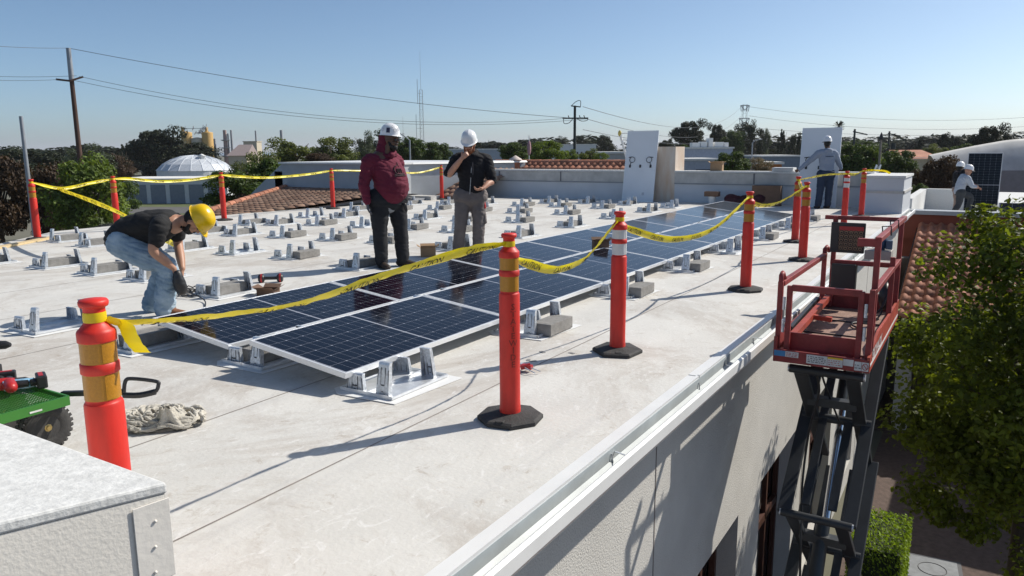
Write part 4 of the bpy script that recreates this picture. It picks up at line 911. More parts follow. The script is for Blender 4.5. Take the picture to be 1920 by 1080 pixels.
hc=V((.02,0,1.50)); hrot=frame_of((.05,0,1),(1,.3,0)); 
hR,kR,aR=V((-.05,-.08,.82)),V((-.03,-.10,.44)),V((-.06,-.1,.10)); hL,kL,aL=V((.02,.08,.82)),V((.06,.08,.44)),V((.04,.08,.10))
shR,elR,wrR=V((-.05,-.2,1.32)),V((.15,-.2,1.5)),V((.34,-.05,1.72)); shL,elL,wrL=V((.0,.2,1.32)),V((.18,.2,1.2)),V((.36,.1,1.3))
q=MB(); head(q,hc,hrot); sweep(q,[V((-.02,0,1.32)),V((.01,0,1.44))],[.06,.06],n=12); sweep(q,[V((-.02,0,.84)),V((-.02,0,1.32))],[.14,.15],side=(0,1,0),flat=.7)
for h,k,a in ((hR,kR,aR),(hL,kL,aL)): sweep(q,[h,k,a,a-V((0,0,.05))],[.08,.055,.045,.045],n=12)
for a,b,c in ((shR,elR,wrR),(shL,elL,wrL)): sweep(q,[a,b,c],[.05,.045,.032],n=12); hand(q,c,c-b,(0,1,0),.8)
fuse(q,'body',sk2,t,.012,2)
q=MB(); sweep(q,[V((-.02,0,.84)),V((-.02,0,1.05)),V((-.03,0,1.28)),V((-.02,0,1.38))],[.17,.175,.185,.09],side=(0,1,0),flat=.8,n=18)
for a,b,c in ((shR,elR,wrR),(shL,elL,wrL)): sweep(q,[a+V((0,-.06*(a.y/abs(a.y)),0)),a,(a+b)/2,b,b*.45+c*.55],[.10,.09,.08,.068,.055],n=14)
fuse(q,'jacket',m_bhood,t,.013,3,.009,8)
pants(t,(hR,hL),((hR,kR,aR),(hL,kL,aL)),M('tan_trousers',(.26,.19,.16),.9),(.12,.095,.085),.20,.014)
for a_ in (aR,aL): shoe(t,a_-V((0,0,.02)),(1,0,0),m_bboot)
face_bits(t,hc,hrot,hair=m_hair); helmet(t,hc+hrot@V((0,-.01,.055)),hrot,m_whhat,1.06)
# ------------------------------------------------------------------ red scissor lift beside the gutter
t=thing('scissor_lift','red scissor lift with raised platform level with the roof edge','scissor lift',(0,0,0))
FX,BX,LY,RY=6.03,8.05,1.30,.605
def rod(name,a,b,w=.042,h=None,mt=m_rpaint,par=None): q=MB(); q.beam(a,b,w,h or w); return q.build(name,mt,par or t,bevel=.004)
q=MB(); q.b2((FX,RY,-.10),(FX+.02,LY,-.0)); q.b2((FX+.02,RY+.02,-.035),(FX+.17,LY-.02,-.02)); fb=q.build('platform_frame',m_rpaint,t,bevel=.003)
q=MB(); q.b2((BX-.02,RY+.02,-.10),(BX,LY-.02,0)); q.build('rear_beam',m_rpaint,t)
q=MB(); q.b2((FX+.15,RY+.05,-.03),(BX-.03,LY-.05,-.006)); fl=q.build('platform_floor',m_floor,t)
q=MB(); q.b2((FX+.72,RY+.05,-.006),(FX+.735,LY-.05,.004)); q.b2((FX+1.3,RY+.05,-.006),(FX+1.315,LY-.05,.004)); q.build('floor_joint',m_bplast,fl)
q=MB(); q.b2((FX+.14,RY+.10,-.02),(FX+.155,LY-.08,.115)); q.build('toe_board',m_rpaint,t)
q=MB(); q.b2((BX-.05,RY+.05,-.01),(BX-.035,LY-.05,.16)); q.build('toe_board',m_rpaint,t)
q=MB(); q.add([(FX,RY,-.10),(BX+.1,RY,-.10),(BX+.1,RY,.10),(FX+1.3,RY,.10),(FX+.5,RY,.125),(FX,RY,.02),(FX,RY+.02,-.10),(BX+.1,RY+.02,-.10),(BX+.1,RY+.02,.10),(FX+1.3,RY+.02,.10),(FX+.5,RY+.02,.125),(FX,RY+.02,.02)],[(0,1,2,3,4,5),(11,10,9,8,7,6)]+[(i,6+i,6+(i+1)%6,(i+1)%6) for i in range(6)]); sp=q.build('side_panel',m_rpaint2,t)
q=MB(); q.b2((FX+.02,RY-.003,-.055),(BX+.05,RY-.0005,-.035)); q.build('white_stripe',m_sticker,sp)
q=MB(); text_on(q,'SKYJACK',(FX+.10,RY-.004,-.022),(1,0,.0),(0,0,1),.085,width=.62,bold=.02); q.build('side_lettering',m_sticker,sp)
q=MB(); q.b2((FX,LY-.02,-.10),(BX+.1,LY,.10)); q.build('side_panel',m_rpaint,t)
def dec(a,b,mt,x=FX-.002): q=MB(); q.b2((x,a[0],a[1]),(x+.0015,b[0],b[1])); return q.build('warning_decal',mt,fb)
dec((1.21,-.052),(1.293,-.008),m_blue); d=dec((1.11,-.052),(1.208,-.008),m_sticker); 
def lines(y0,y1,z0,z1,n,mt=m_ink,x=FX-.0035):
    q=MB(); rr=R_(int(y0*100)+n)
    for i in range(n):
        z=z0+(z1-z0)*(i+.5)/n; y=y1
        while y>y0+.01: l=rr.uniform(.006,.022); q.b2((x,max(y0,y-l),z-.0022),(x+.001,y,z+.0022)); y-=l+rr.uniform(.004,.01)
    return q.build('decal_print',mt,fb)
lines(1.115,1.20,-.048,-.014,3,m_redpl)
dec((.90,-.082),(1.05,-.012),m_sticker); lines(.91,1.04,-.074,-.02,4)
dec((.79,-.082),(.898,-.026),m_sticker); dec((.79,-.026),(.898,-.012),m_yel); lines(.80,.89,-.076,-.03,3,m_redpl)
dec((.715,-.062),(.787,-.012),m_sticker)
dec((.66,-.088),(.708,-.02),m_sticker); lines(.663,.705,-.08,-.035,2); dec((.61,-.088),(.657,-.02),m_sticker)
q=MB(); c=V((FX-.004,.634,-.054)); q.tube([c+V((0,.019*math.cos(a),.024*math.sin(a))) for a in [2*PI*k/16 for k in range(17)]],.0022,5); q.tube([c+V((0,.013,.017)),c+V((0,-.013,-.017))],.0022,5); q.build('prohibition_sign',m_redpl,fb)
for y,h in ((1.285,.53),(1.215,.50),(.70,.50),(.628,.52)): rod('guard_post',(FX+.07,y,-.02),(FX+.07,y,h),.04)
for y in (1.25,.664):
    q=MB(); 
    for z in (.18,.36): q.tube([(FX+.05,y,z-.05),(FX+.05,y,z+.05)],.012,8)
    q.build('gate_hinge',m_galv,t)
q=MB(); q.tube([(FX+.07,1.285,.52),(FX+.07,1.285,.575),(FX+.11,1.285,.59),(FX+.15,1.285,.555),(FX+.19,1.285,.54)],.02,8); q.build('rail_hook',m_rpaint,t)
rod('front_rail',(FX+.07,1.20,.485),(FX+.07,.70,.485),.036,.05)
rod('side_rail',(FX+.09,LY-.02,.51),(BX-.05,LY-.02,.51)); rod('side_rail',(FX+.09,RY+.02,.50),(BX,RY+.02,.50))
q=MB(); q.beam((FX+.2,LY-.10,.07),(BX-.35,LY-.12,.14),.05,.05); q.beam((FX+.9,LY-.10,.10),(FX+.9,LY-.28,.09),.05,.04); q.build('folded_rail',m_rpaint2,t)
q=MB(); q.beam((FX+.35,LY-.05,.10),(BX-.5,LY-.05,.15),.03,.03); q.build('cable_tray',m_bplast,t)
rod('corner_post',(FX+.14,RY+.02,0),(FX+.14,RY+.02,.88)); rod('top_rail',(FX+.12,RY+.02,.885),(BX+.20,RY+.02,.885),.045,.04)
rod('top_rail_stub',(FX+.14,RY+.02,.86),(FX+.14,RY+.16,.86),.04,.06)
q=MB(); 
for x in (6.75,7.35): q.tube([(x,RY+.05,.86),(x,RY+.06,.93),(x,RY-.005,.935),(x,RY-.01,.86)],.006,6)
q.build('hose_clip',m_bplast,t)
for y in (LY-.02,LY-.10): rod('rear_post',(BX-.08,y,0),(BX-.08,y,.52 if y>1.25 else .90))
q=MB(); q.tube([(BX-.08,LY-.02,.50),(BX-.08,LY-.02,.57),(BX-.04,LY-.03,.59),(BX,LY-.05,.545)],.022,8); q.build('rail_hook',m_rpaint,t)
rod('rear_post',(BX-.06,RY+.02,0),(BX-.06,RY+.02,.88)); rod('rear_post',(BX-.62,RY+.02,0),(BX-.62,RY+.02,.60))
rod('rear_top_rail',(BX-.06,LY,.885),(BX-.06,RY,.885),.04,.04); rod('rear_mid_rail',(BX-.10,LY-.08,.455),(BX-.10,RY,.455),.04,.045)
def pz(px,py,x=BX-.13): p=pl(px,py,0,x); return p
a=pl(1556,472,0,BX-.13); b=pl(1624,419,0,BX-.13)
q=MB(); q.b2((BX-.15,b.y,a.z),(BX-.11,a.y,b.z)); mb_=q.build('manual_board',m_bplast,t,bevel=.006)
a2=pl(1571,468,0,BX-.155); b2=pl(1620,426,0,BX-.155)
q=MB(); q.b2((BX-.156,b2.y,a2.z),(BX-.152,a2.y,b2.z-.04)); q.build('safety_page',m_manual,mb_)
q=MB(); q.b2((BX-.156,b2.y,b2.z-.04),(BX-.152,a2.y,b2.z)); q.build('page_header',m_redpl,mb_)
q=MB(); q2=MB()
for i in range(5):
    for j in range(5):
        c=V((BX-.158,b2.y+(a2.y-b2.y)*(i+.5)/5,a2.z+(b2.z-.04-a2.z)*(j+.5)/5)); q.tube([c+V((0,.021*math.cos(u_),.021*math.sin(u_))) for u_ in [2*PI*k/10 for k in range(11)]],.003,4); q2.b2(c+V((0,-.01,-.009)),c+V((.001,.008,.004)))
q.build('pictogram_rings',m_ink,mb_); q2.build('pictograms',m_ink,mb_)
a=pl(1557,544,0,BX-.12); b=pl(1607,496,0,BX-.12); q=MB(); q.b2((BX-.16,b.y,a.z),(BX-.06,a.y,b.z)); q.build('control_box',m_bplast,t,bevel=.01)
a=pl(1643,486,0,BX-.45); b=pl(1669,470,0,BX-.45); q=MB(); q.b2((BX-.5,RY+.05,a.z),(BX-.3,RY+.27,b.z)); q.build('power_box',M('grey_box',(.36,.33,.30),.6),t,bevel=.006)
q=MB(); ball(q,(BX-.40,RY+.14,b.z+.06),(.07,.05,.08)); q.b2((BX-.47,RY+.05,b.z+.01),(BX-.42,RY+.1,b.z+.09)); q.build('water_bottle',M('blue_plastic',(.03,.07,.14),.3),t)
q=MB(); ball(q,(BX-.35,RY+.08,.20),(.12,.06,.13)); q.tube(cr([(BX-.3,RY+.1,.30),(BX-.35,RY+.05,.40),(BX-.42,RY+.04,.30),(BX-.5,RY+.1,.1),(BX-.45,RY+.2,.02)],6),.010,6); q.tube(cr([(FX+.5,.80,.003),(FX+.9,.75,.01),(FX+1.2,.9,.01),(FX+1.5,.72,.02),(BX-.1,.70,.2),(BX-.08,.69,.45)],6),.008,6); q.build('control_cable',m_bplast,t)
# scissor stack
st=[(-.20,-1.45),(-1.45,-2.70),(-2.70,-3.90)]; xa,xb=6.25,7.75
for k,(z1,z0) in enumerate(st):
    for y in (1.13,.74): 
        q=MB(); q.beam((xa,y,z1),(xb,y,z0),.045,.105,up=(0,1,0)); q.build('scissor_arm',m_grey,t,bevel=.006)
    for y in (1.19,.68):
        q=MB(); q.beam((xb,y,z1),(xa,y,z0),.045,.105,up=(0,1,0)); q.build('scissor_arm',m_grey,t,bevel=.006)
    for y,sg in ((1.04,0),(.83,0)):
        q=MB(); q.beam((xb-.15,y,z1-.06),(xa+.1,y,z0+.06),.03,.07,up=(0,1,0)); q.build('inner_arm',m_grey,t,bevel=.004)
    q=MB(); q.tube([(xa,.66,z1),(xa,1.21,z1)],.035,10); q.build('pivot_tube',m_grey,t)
    q=MB(); q.tube([((xa+xb)/2,.65,(z1+z0)/2),((xa+xb)/2,1.22,(z1+z0)/2)],.04,10); q.build('pivot_tube',m_grey,t)
    q=MB(); q.beam((xa+.45,.74,z1-.38),(xa+.45,1.13,z1-.38),.10,.07); q.build('cross_member',m_grey,t)
    for y in (.66,1.21):
        q=MB(); q.tube([(xa-.0,y-.012,z1),(xa,y+.012,z1)],.03,10); q.build('pivot_bolt',m_galv,t)
q=MB(); q.tube([(7.35,.93,-.75),(6.75,.93,-1.75)],.036,14); q.build('chrome_rod',m_chrome,t)
q=MB(); q.tube([(6.78,.95,-1.70),(6.35,.95,-2.5)],.06,14); q.build('lift_cylinder',m_grey,t); q=MB(); q.tube([(7.5,.95,-.55),(7.33,.95,-.78)],.05,12); q.build('cylinder_end',m_grey,t)
q=MB(); q.tube(cr([(6.3,1.05,-.15),(6.4,1.0,-.4),(6.55,1.08,-.8),(6.5,1.1,-1.3),(6.35,1.05,-1.9),(6.5,1.05,-2.6)],6),.010,6); q.tube(cr([(6.3,.86,-.12),(6.32,.92,-.25),(6.5,1.0,-.3),(6.9,.9,-.8)],6),.009,6); q.build('hydraulic_hose',m_bplast,t)
q=MB(); q.b2((6.05,.62,-4.75),(7.95,1.26,-4.0)); q.build('chassis',m_rpaint,t,bevel=.03)
for x in (6.35,7.65):
    for y in (.66,1.25): q=MB(); q.lathe([(.0,-.06),(.18,-.06),(.2,-.04),(.2,.04),(.18,.06),(0,.06)],18,(x,y,-4.79),Matrix.Rotation(PI/2,3,'X')); q.build('wheel',m_black,t)
# ------------------------------------------------------------------ green cart, bottom left
ct=thing('garden_cart','green steel mesh cart with black tyres and long black pull handle','cart')
# deck corner solved from the photograph at 0.30 m height
c0=pl(128,742,2,.30); c1=pl(0,777,2,.30); ud=(c1-c0).normalized(); vd=V((-ud.y,ud.x,0)); 
if vd.dot(FW)<0: vd=-vd
q=MB()
def brd(a,b,w=.006,h=.05): q.beam(a+V((0,0,-h/2)),b+V((0,0,-h/2)),w,h,up=tuple(V((0,0,1)).cross((b-a))) if False else (0,0,1)); return q
def plate(q,a,b,th,h):
    d=(b-a).normalized(); s=V((-d.y,d.x,0))*th/2; q.add([a-s,b-s,b+s,a+s]+[p-V((0,0,h)) for p in (a-s,b-s,b+s,a+s)],[(3,2,1,0),(4,5,6,7),(0,1,5,4),(1,2,6,5),(2,3,7,6),(3,0,4,7)])
W_,L_=.46,.92
A0=c0;B0=c0+ud*L_;A1=c0+vd*W_;B1=B0+vd*W_
for a,b in ((A0,B0),(A0,A1),(A1,B1),(B0,B1)): plate(q,a,b,.012,.050)
q.build('deck_frame',m_green,ct)
q=MB()
for i in range(60): p=c0+ud*(L_*i/60); plate(q,p+V((0,0,-.012)),p+vd*W_+V((0,0,-.012)),.003,.004)
for i in range(22): p=c0+vd*(W_*i/22); plate(q,p+V((0,0,-.014)),p+ud*L_+V((0,0,-.014)),.004,.004)
q.build('deck_mesh',m_green,ct)
q=MB(); p=c0+ud*.12; d_=c0-vd*0; plate(q,c0+ud*.14-vd*.0075+V((0,0,-.028)),c0+ud*.20-vd*.0075+V((0,0,-.028)),.002,.009); q.build('white_sticker',m_sticker,ct)
wc=pl(84,800,2,.127)
for off_,nm in ((V((0,0,0)),'wheel'),(vd*.44,'wheel'),(ud*.70,'wheel'),(ud*.70+vd*.44,'wheel')):
    wt=D.objects.new(nm,None); COL.objects.link(wt); wt.parent=ct; wt.location=wc+off_
    rm=Matrix((ud,V((0,0,1)),-vd if ud.cross(V((0,0,1))).dot(-vd)>0 else vd)).transposed()
    q=MB(); q.lathe([(.062,-.035),(.075,-.042),(.105,-.044),(.120,-.036),(.126,-.018),(.127,0),(.126,.018),(.120,.036),(.105,.044),(.075,.042),(.062,.035)],28,(0,0,0),rm)
    for k in range(28):
        a=2*PI*k/28
        for s_ in (-1,1): c=V((.124*math.cos(a+s_*.05),.124*math.sin(a+s_*.05),s_*.024)); q.box(rm@c,(.014,.016,.026),rm@Matrix.Rotation(a,3,'Z')@Matrix.Rotation(s_*.5,3,'X'))
    q.build('tyre',m_black,wt)
    q=MB(); q.lathe([(.0,-.012),(.03,-.012),(.045,-.02),(.062,-.034),(.064,-.028),(.05,.0),(.064,.028),(.062,.034),(.0,.012)],24,(0,0,0),rm); q.build('rim',m_bplast,wt)
    q=MB(); q.lathe([(0,-.045),(.012,-.045),(.014,-.038),(.02,-.036),(.022,-.02),(.022,.02),(.02,.036),(0,.045)],8,(0,0,0),rm,smooth=False); q.build('hub',m_brass,wt)
q=MB(); 
for o_ in (V((0,0,0)),ud*.70): q.beam(wc+o_+V((0,0,.0)),wc+o_+vd*.44,.022,.022); q.beam(wc+o_+vd*.06+V((0,0,-.01)),c0+ud*(.05 if o_.length==0 else .75)+vd*.08+V((0,0,-.05)),.05,.012); q.beam(wc+o_+vd*.38,c0+ud*(.05 if o_.length==0 else .75)+vd*.38+V((0,0,-.05)),.05,.012)
q.build('axle_frame',m_bplast,ct)
h0=pl(126,741,2,.285)+vd*.05; h1=pl(232,735,2,.30); h2=pl(238,733,2,.30)
q=MB(); q.beam(h0,h1,.028,.028); q.build('pull_bar',m_bplast,ct,bevel=.004)
q=MB(); g=[(232,741),(235,715),(248,710),(292,715),(297,722),(290,735),(262,741)]; gp=[]; dep=(h1-CO).dot(FW)
for x,y in g: gp.append(dp(x,y,dep-.0))
q.tube(cr(gp+[gp[0]],4),.0105,8,closed=False); q.tube(cr([gp[5]+FW*.01,gp[6],gp[0]],4),.016,8); q.build('grip_handle',m_bplast,ct)
# cordless drills and bottle on the cart
def drill(loc,rz,label,lay=0,col=m_redpl):
    t=thing('cordless_drill',label,'power drill',loc,rz,'red cordless drills on the green cart'); R0=Matrix.Rotation(lay,3,'X')
    q=MB(); sweep(q,[R0@V((-.07,0,.17)),R0@V((.0,0,.172)),R0@V((.045,0,.17))],[.030,.034,.028],n=12); q.build('motor_housing',col,t)
    q=MB(); q.tube([R0@V((.05,0,.17)),R0@V((.10,0,.17)),R0@V((.125,0,.17))],[.026,.024,.012],12); q.build('chuck',m_bplast,t)
    q=MB(); sweep(q,[R0@V((-.02,0,.15)),R0@V((-.03,0,.09)),R0@V((-.025,0,.045))],[.021,.019,.022],n=10); q.build('grip',m_bplast,t)
    q=MB(); q.box(R0@V((-.01,0,.028)),(.115,.070,.050),R0); b_=q.build('battery',m_bplast,t,bevel=.008)
    q=MB(); q.box(R0@V((-.01,0,.030)),(.08,.074,.022),R0); q.build('red_battery_label',col,b_)
    return t
zt=.30
p=pl(90,722,2,zt); drill((p.x,p.y,zt+.036),LOC+2.2,'red drill lying on its side at the right end of the cart',-PI/2)
p=pl(14,716,2,zt); drill((p.x,p.y,zt+.034),LOC+.5,'red drill half cut by the left picture edge, under the upright one',PI/2)
p=pl(-3,705,2,zt)+vd*.08; drill((p.x,p.y,zt),LOC+.1,'upright red drill standing on the cart at the left picture edge')
p=pl(8,735,2,zt); q=MB(); q.tube(cr([(0,0,.03),(.05,.01,.032),(.12,.02,.03),(.15,.03,.03)],4),[.028]*8+[.026]*3+[.012]*2,12); bt=q.build('plastic_bottle',M('blue_clear_bottle',(.25,.45,.62),.15,var=.5,vs=30)); bt.location=(p.x,p.y,zt); bt.rotation_euler=(0,0,LOC+.4); tag(bt,'small crumpled blue and clear plastic bottle lying between the red drills','bottle')
# pile of dirty cloth
rr=R_(5); cpos=V((2.50,3.99,0)); q=MB()
for k in range(34):
    a=rr.uniform(0,2*PI); r0=rr.uniform(.06,.27); r1=r0+rr.uniform(-.05,.03); n_=rr.randrange(14,30); z0=.014+.055*(1-r0/.3)+rr.uniform(0,.02); rad_=rr.uniform(.008,.014); vs=[]; P=[]
    for i in range(n_):
        f_=i/n_; rr_=r0+(r1-r0)*f_+.02*math.sin(i*.5+k); aa=a+f_*rr.uniform(1.35,1.4)*rr.choice((1,1))*1.6; P.append((rr_*.72*math.cos(aa),rr_*1.08*math.sin(aa),z0+.010*math.sin(i*.9+k)))
    for st_ in (0,PI):  # two twisted strands
        Q=[]
        for i,p in enumerate(P): Q.append((p[0]+rad_*.6*math.cos(i*.9+st_),p[1]+rad_*.6*math.sin(i*.9+st_)*.6,p[2]+rad_*.6*math.sin(i*.9+st_)))
        q.tube(Q,[rad_*(.75+.25*math.sin(i*1.3+k)) for i in range(n_)],7)
vs=[];n_=18
for i in range(n_+1):
    a=2*PI*i/n_; w2=.7+.3*math.sin(a*5)
    for j in range(6): t_=j/5; rad_=(.085*(1-t_)**1.2+.018+.015*t_*t_)*w2; vs.append((-.08+rad_*math.cos(a)-.04*t_,-.13+rad_*1.2*math.sin(a),.03+.125*t_-.02*w2*t_))
q.add(vs,[(i*6+j,(i+1)*6+j,(i+1)*6+j+1,i*6+j+1) for i in range(n_) for j in range(5)],True)
vs=[]
for i in range(30):
    a=2*PI*i/30; vs.append((.235*.74*math.cos(a),.27*1.05*math.sin(a),.004+.008*math.sin(a*7)**2))
q.add(vs+[(0,0,.045)],[(i,(i+1)%30,30) for i in range(30)],True)
o=q.build('cloth_pile',m_cloth); o.location=cpos; o.rotation_euler=(0,0,LOC+PI/2); tag(o,'heap of dirty off white twisted rags on the roof by the nearest post','rags')
# black cable coil, magnetic sweeper, boxes, snips
rr=R_(8); q=MB(); b0=pl(365,548,2,.012)
for k in range(7):
    c=b0+V((rr.uniform(-.16,.16),rr.uniform(-.14,.14),0)); ra=rr.uniform(.10,.22); a0=rr.uniform(0,6)
    q.tube([(c.x+ra*math.cos(a0+a)*(1+.15*math.sin(2*a)),c.y+ra*.8*math.sin(a0+a),.012+.05*abs(math.sin(a*1.3+k))*rr.random()) for a in [6.0*i/22 for i in range(23)]],.0062,6)
q.tube(cr([pl(335,540,2,.1),pl(380,560,2,.03),pl(385,574,2,.01)],6),.007,6)
tag(q.build('cable_tangle',m_bplast),'tangle of black electric cable on the roof beside the bending worker','cable')
a=pl(490,522,2,.05); b=pl(525,521,2,.05); q=MB(); q.tube([a,a*.75+b*.25,a*.25+b*.75,b],[.018]*4,10); ms=thing('cable_grip_bar','short black bar with two red rimmed round ends lying by a mount','hand tool')
q=MB(); q.tube([a,b],.02,10); q.build('handle_bar',m_bplast,ms)
for c in (a,b): q=MB(); d=(b-a).normalized(); q.tube([c-d*.035,c-d*.02,c+d*.02,c+d*.035],[.035,.052,.052,.035],14); q.build('end_wheel',m_bplast,ms); q=MB(); q.tube([c-d*.005,c+d*.014],.055,14); q.build('red_ring',m_redpl,ms)
def cbox(loc,rz,sz,label,mt=m_card,open_=True):
    t=thing('cardboard_box',label,'box',loc,rz,'cardboard boxes'); q=MB(); x,y,z=[s/2 for s in sz]; h=sz[2]
    for a,b in (((-x,-y,0),(x,-y+.004,h)),((-x,y-.004,0),(x,y,h)),((-x,-y+.004,0),(-x+.004,y-.004,h)),((x-.004,-y+.004,0),(x,y-.004,h)),((-x+.004,-y+.004,0),(x-.004,y-.004,.004))): q.b2(a,b)
    q.build('carton',mt,t)
    if open_:
        for (a,b,dx,dy) in (((-x,-y),(x,-y),0,-1),((x,-y),(x,y),1,0),((x,y),(-x,y),0,1),((-x,y),(-x,-y),-1,0)):
            f=min(sz[0],sz[1])*.42; q=MB(); up=V((dx*f*.75,dy*f*.75,f*.45)); A_=V((*a,h));B_=V((*b,h)); n_=V((0,0,.003)); q.add([A_,B_,B_+up,A_+up,A_+n_,B_+n_,B_+up+n_,A_+up+n_],[(3,2,1,0),(4,5,6,7),(0,1,5,4),(1,2,6,5),(2,3,7,6),(3,0,4,7)]); q.build('flap',mt,t)
    return t
p=pl(795,482,2,0); cbox((p.x+.1,p.y,0),LOC+.15,(.22,.18,.14),'small open cardboard box on the roof between the two standing men')
p=pl(490,556,2,0); cbox((p.x+.1,p.y,0),LOC-.1,(.19,.18,.07),'low open cardboard box beside the near mount and bar tool',m_card2)
p=pl(1122,469,2,.2); cbox((p.x+.02,p.y-.02,.2),LOC+.1,(.20,.18,.13),'small dark box standing on the solar panels',m_card2)
p=pl(918,366,2,0); cbox((21.3,p.y+.15,0),.1,(.40,.5,.38),'brown carton against the back parapet behind the man in black')
p=pl(1437,383,2,0); cbox((21.55,pl(1437,383,0,21.55).y,0),.05,(.30,.75,.55),'tall brown carton leaning at the back parapet near the far panels',m_card2,False)
y_=pl(1335,375,0,21.5).y; t=thing('tool_case','dark open tool case on a short white bucket by the back parapet','tool case',(21.5,y_,0)); q=MB(); q.lathe([(.09,0),(.11,.22)],12); q.build('bucket',m_white,t); q=MB(); q.b2((-.12,-.2,.22),(.12,.2,.36)); q.build('case',m_card2,t,bevel=.01)
q=MB(); rr=R_(3)
for k in range(9): ball(q,(rr.uniform(-.15,.15),rr.uniform(-.45,.45),rr.uniform(.05,.22)),(rr.uniform(.1,.2),rr.uniform(.12,.22),rr.uniform(.05,.14)))
o=fuse(q,'work_bags',M('dark_red_bag_cloth',(.05,.008,.014),.85,var=.5,vs=6),None,.02,2,.01); o.location=(21.5,pl(1395,380,0,21.5).y,0); tag(o,'heap of black and dark red bags against the back parapet','bags')
p=pl(984,692,2,.02); t=thing('rivet_tool','red handled snips lying on the roof beside the lettered post','hand tool',(p.x,p.y,.015),LOC)
q=MB(); q.beam((-.03,.08,.02),(.0,.02,.02),.03,.02); q.build('metal_body',m_galv,t); q=MB(); q.beam((-.02,.03,.02),(.05,-.01,.02),.035,.03); q.beam((-.03,-.0,.015),(.04,.01,.03),.02,.03); q.build('red_handle',m_redpl,t)
q=MB(); q.tube(cr([(.0,-.01,.02),(.02,-.06,.02),(.07,-.10,.005)],4),.004,6); q.tube(cr([(.03,-.0,.02),(.06,-.045,.02),(.11,-.06,.005)],4),.004,6); q.build('wire_leg',m_galv,t)
rr=R_(9)
for i,(x,y) in enumerate(((1072,662),(1017,660),(991,675),(1000,677),(952,676))):
    p=pl(x,y,2,.002); q=MB(); q.box((0,0,.0015),(.05,.028,.003)); o=q.build('metal_scrap',M('grey_scrap',(.25,.24,.23),.6)); o.location=(p.x,p.y,.001); o.rotation_euler=(0,0,rr.uniform(0,3)); tag(o,'small flat grey offcut on the roof between the lettered and white banded posts','scrap','grey offcuts between the posts')
# standing panels at the back wall
def stand_panel(bl,br,h,lean,label,dark=False,group='upright solar panels'):
    """bl, br: bottom corners as seen; back sheet side faces us unless dark"""
    bl=V(bl);br=V(br); u=(br-bl).normalized(); w_=(br-bl).length; f=V((-u.y,u.x,0)); f=f if f.dot(FW)>0 else -f
    up=(V((0,0,1))*math.cos(lean)+f*math.sin(lean)); n=u.cross(up); n=n if n.dot(FW)<0 else -n
    t=thing('upright_panel',label,'solar panel',bl,0,group)
    def P(a,b,c): return u*a+up*b+n*c
    def bx(q,a0,b0,c0,a1,b1,c1): 
        vs=[P(a,b,c) for c in (c0,c1) for a,b in ((a0,b0),(a1,b0),(a1,b1),(a0,b1))]; q.add(vs,[(3,2,1,0),(4,5,6,7),(0,1,5,4),(1,2,6,5),(2,3,7,6),(3,0,4,7)])
    q=MB(); e=.018 if not dark else .012
    bx(q,0,0,-.035,w_,e,0);bx(q,0,h-e,-.035,w_,h,0);bx(q,0,e,-.035,e,h-e,0);bx(q,w_-e,e,-.035,w_,h-e,0); q.build('frame',m_alu if not dark else m_white,t)
    if dark:
        q=MB(); q.add([(0+.0,.0,0),(ML,.0,0),(ML,MW,0),(0,MW,0)],[(0,1,2,3)]); o=q.build('cell_sheet',m_cell,t); 
        mm=Matrix((up*(h/ML),-u*(w_/MW),n)).transposed().to_4x4(); mm.translation=u*w_+n*-.003; 
        if mm.determinant()<0: mm=Matrix((up*(h/ML),u*(w_/MW),n)).transposed().to_4x4(); mm.translation=n*-.003
        o.matrix_local=mm
        q=MB(); bx(q,e,e,-.010,w_-e,h-e,-.006); q.build('back_sheet',m_backsheet,t)
    else:
        q=MB(); bx(q,e,e,-.012,w_-e,h-e,-.009); q.build('back_sheet',m_backsheet,t)
        for k,a in enumerate((.17,.5,.83)):
            q=MB(); bx(q,w_*a-.03,h*.5-.045,-.009,w_*a+.03,h*.5+.045,.010); q.build('junction_box',m_bplast,t,bevel=.008)
        for sx,a in ((-1,.17),(1,.83)):
            q=MB(); q.tube([P(w_*a-.06*sx*1.0+.085*math.cos(s)*1,h*.5+.19+.085*math.sin(s),.006) for s in [2*PI*k/16 for k in range(17)]],.008,6); q.tube([P(w_*a,h*.5+.03,.006),P(w_*a-.03*sx,h*.5+.12,.006)],.008,6); q.tube([P(w_*a-.06*sx+.0,h*.5+.275,.006),P(w_*a+.06*sx,h*.5+.26,.006)],.010,6); q.build('cable_loop',m_bplast,t)
        q=MB(); bx(q,w_*.62,h*.09,-.009,w_*.70,h*.13,-.008); q.build('rating_label',M('pale_label',(.5,.52,.56),.6),t)
    return t
yb=[pl(x,372,0,21.75).y for x in (1169,1227)]
stand_panel((21.62,yb[0],.0),(21.62,yb[1],.0),2.13,.17,'white backed solar panel leaning upright against the back parapet by the chimney block')
yb=[pl(x,388,0,21.55).y for x in (1492,1566)]
stand_panel((21.58,yb[0],.0),(21.58,yb[1],.0),2.10,.13,'white backed solar panel held upright by the worker in grey blue hoodie')
yb=[pl(x,385,0,28.0).y for x in (1806,1871)]
stand_panel((28.0,yb[0],-.6),(28.0,yb[1],-.6),1.98,.06,'tall dark solar panel held upright by workers on the neighbouring roof',True)
yb=[pl(x,385,0,27).y for x in (1872,1975)]
for k in range(2): stand_panel((26.6+.0*k,yb[0]-1.98*k,-.62+.0),(26.6,yb[0]-1.95-1.98*k,-.62),.95,1.0,'%s tilted solar panel already mounted at the right edge of the neighbouring roof'%('first' if k==0 else 'second'),True,'tilted panels on the neighbouring roof')
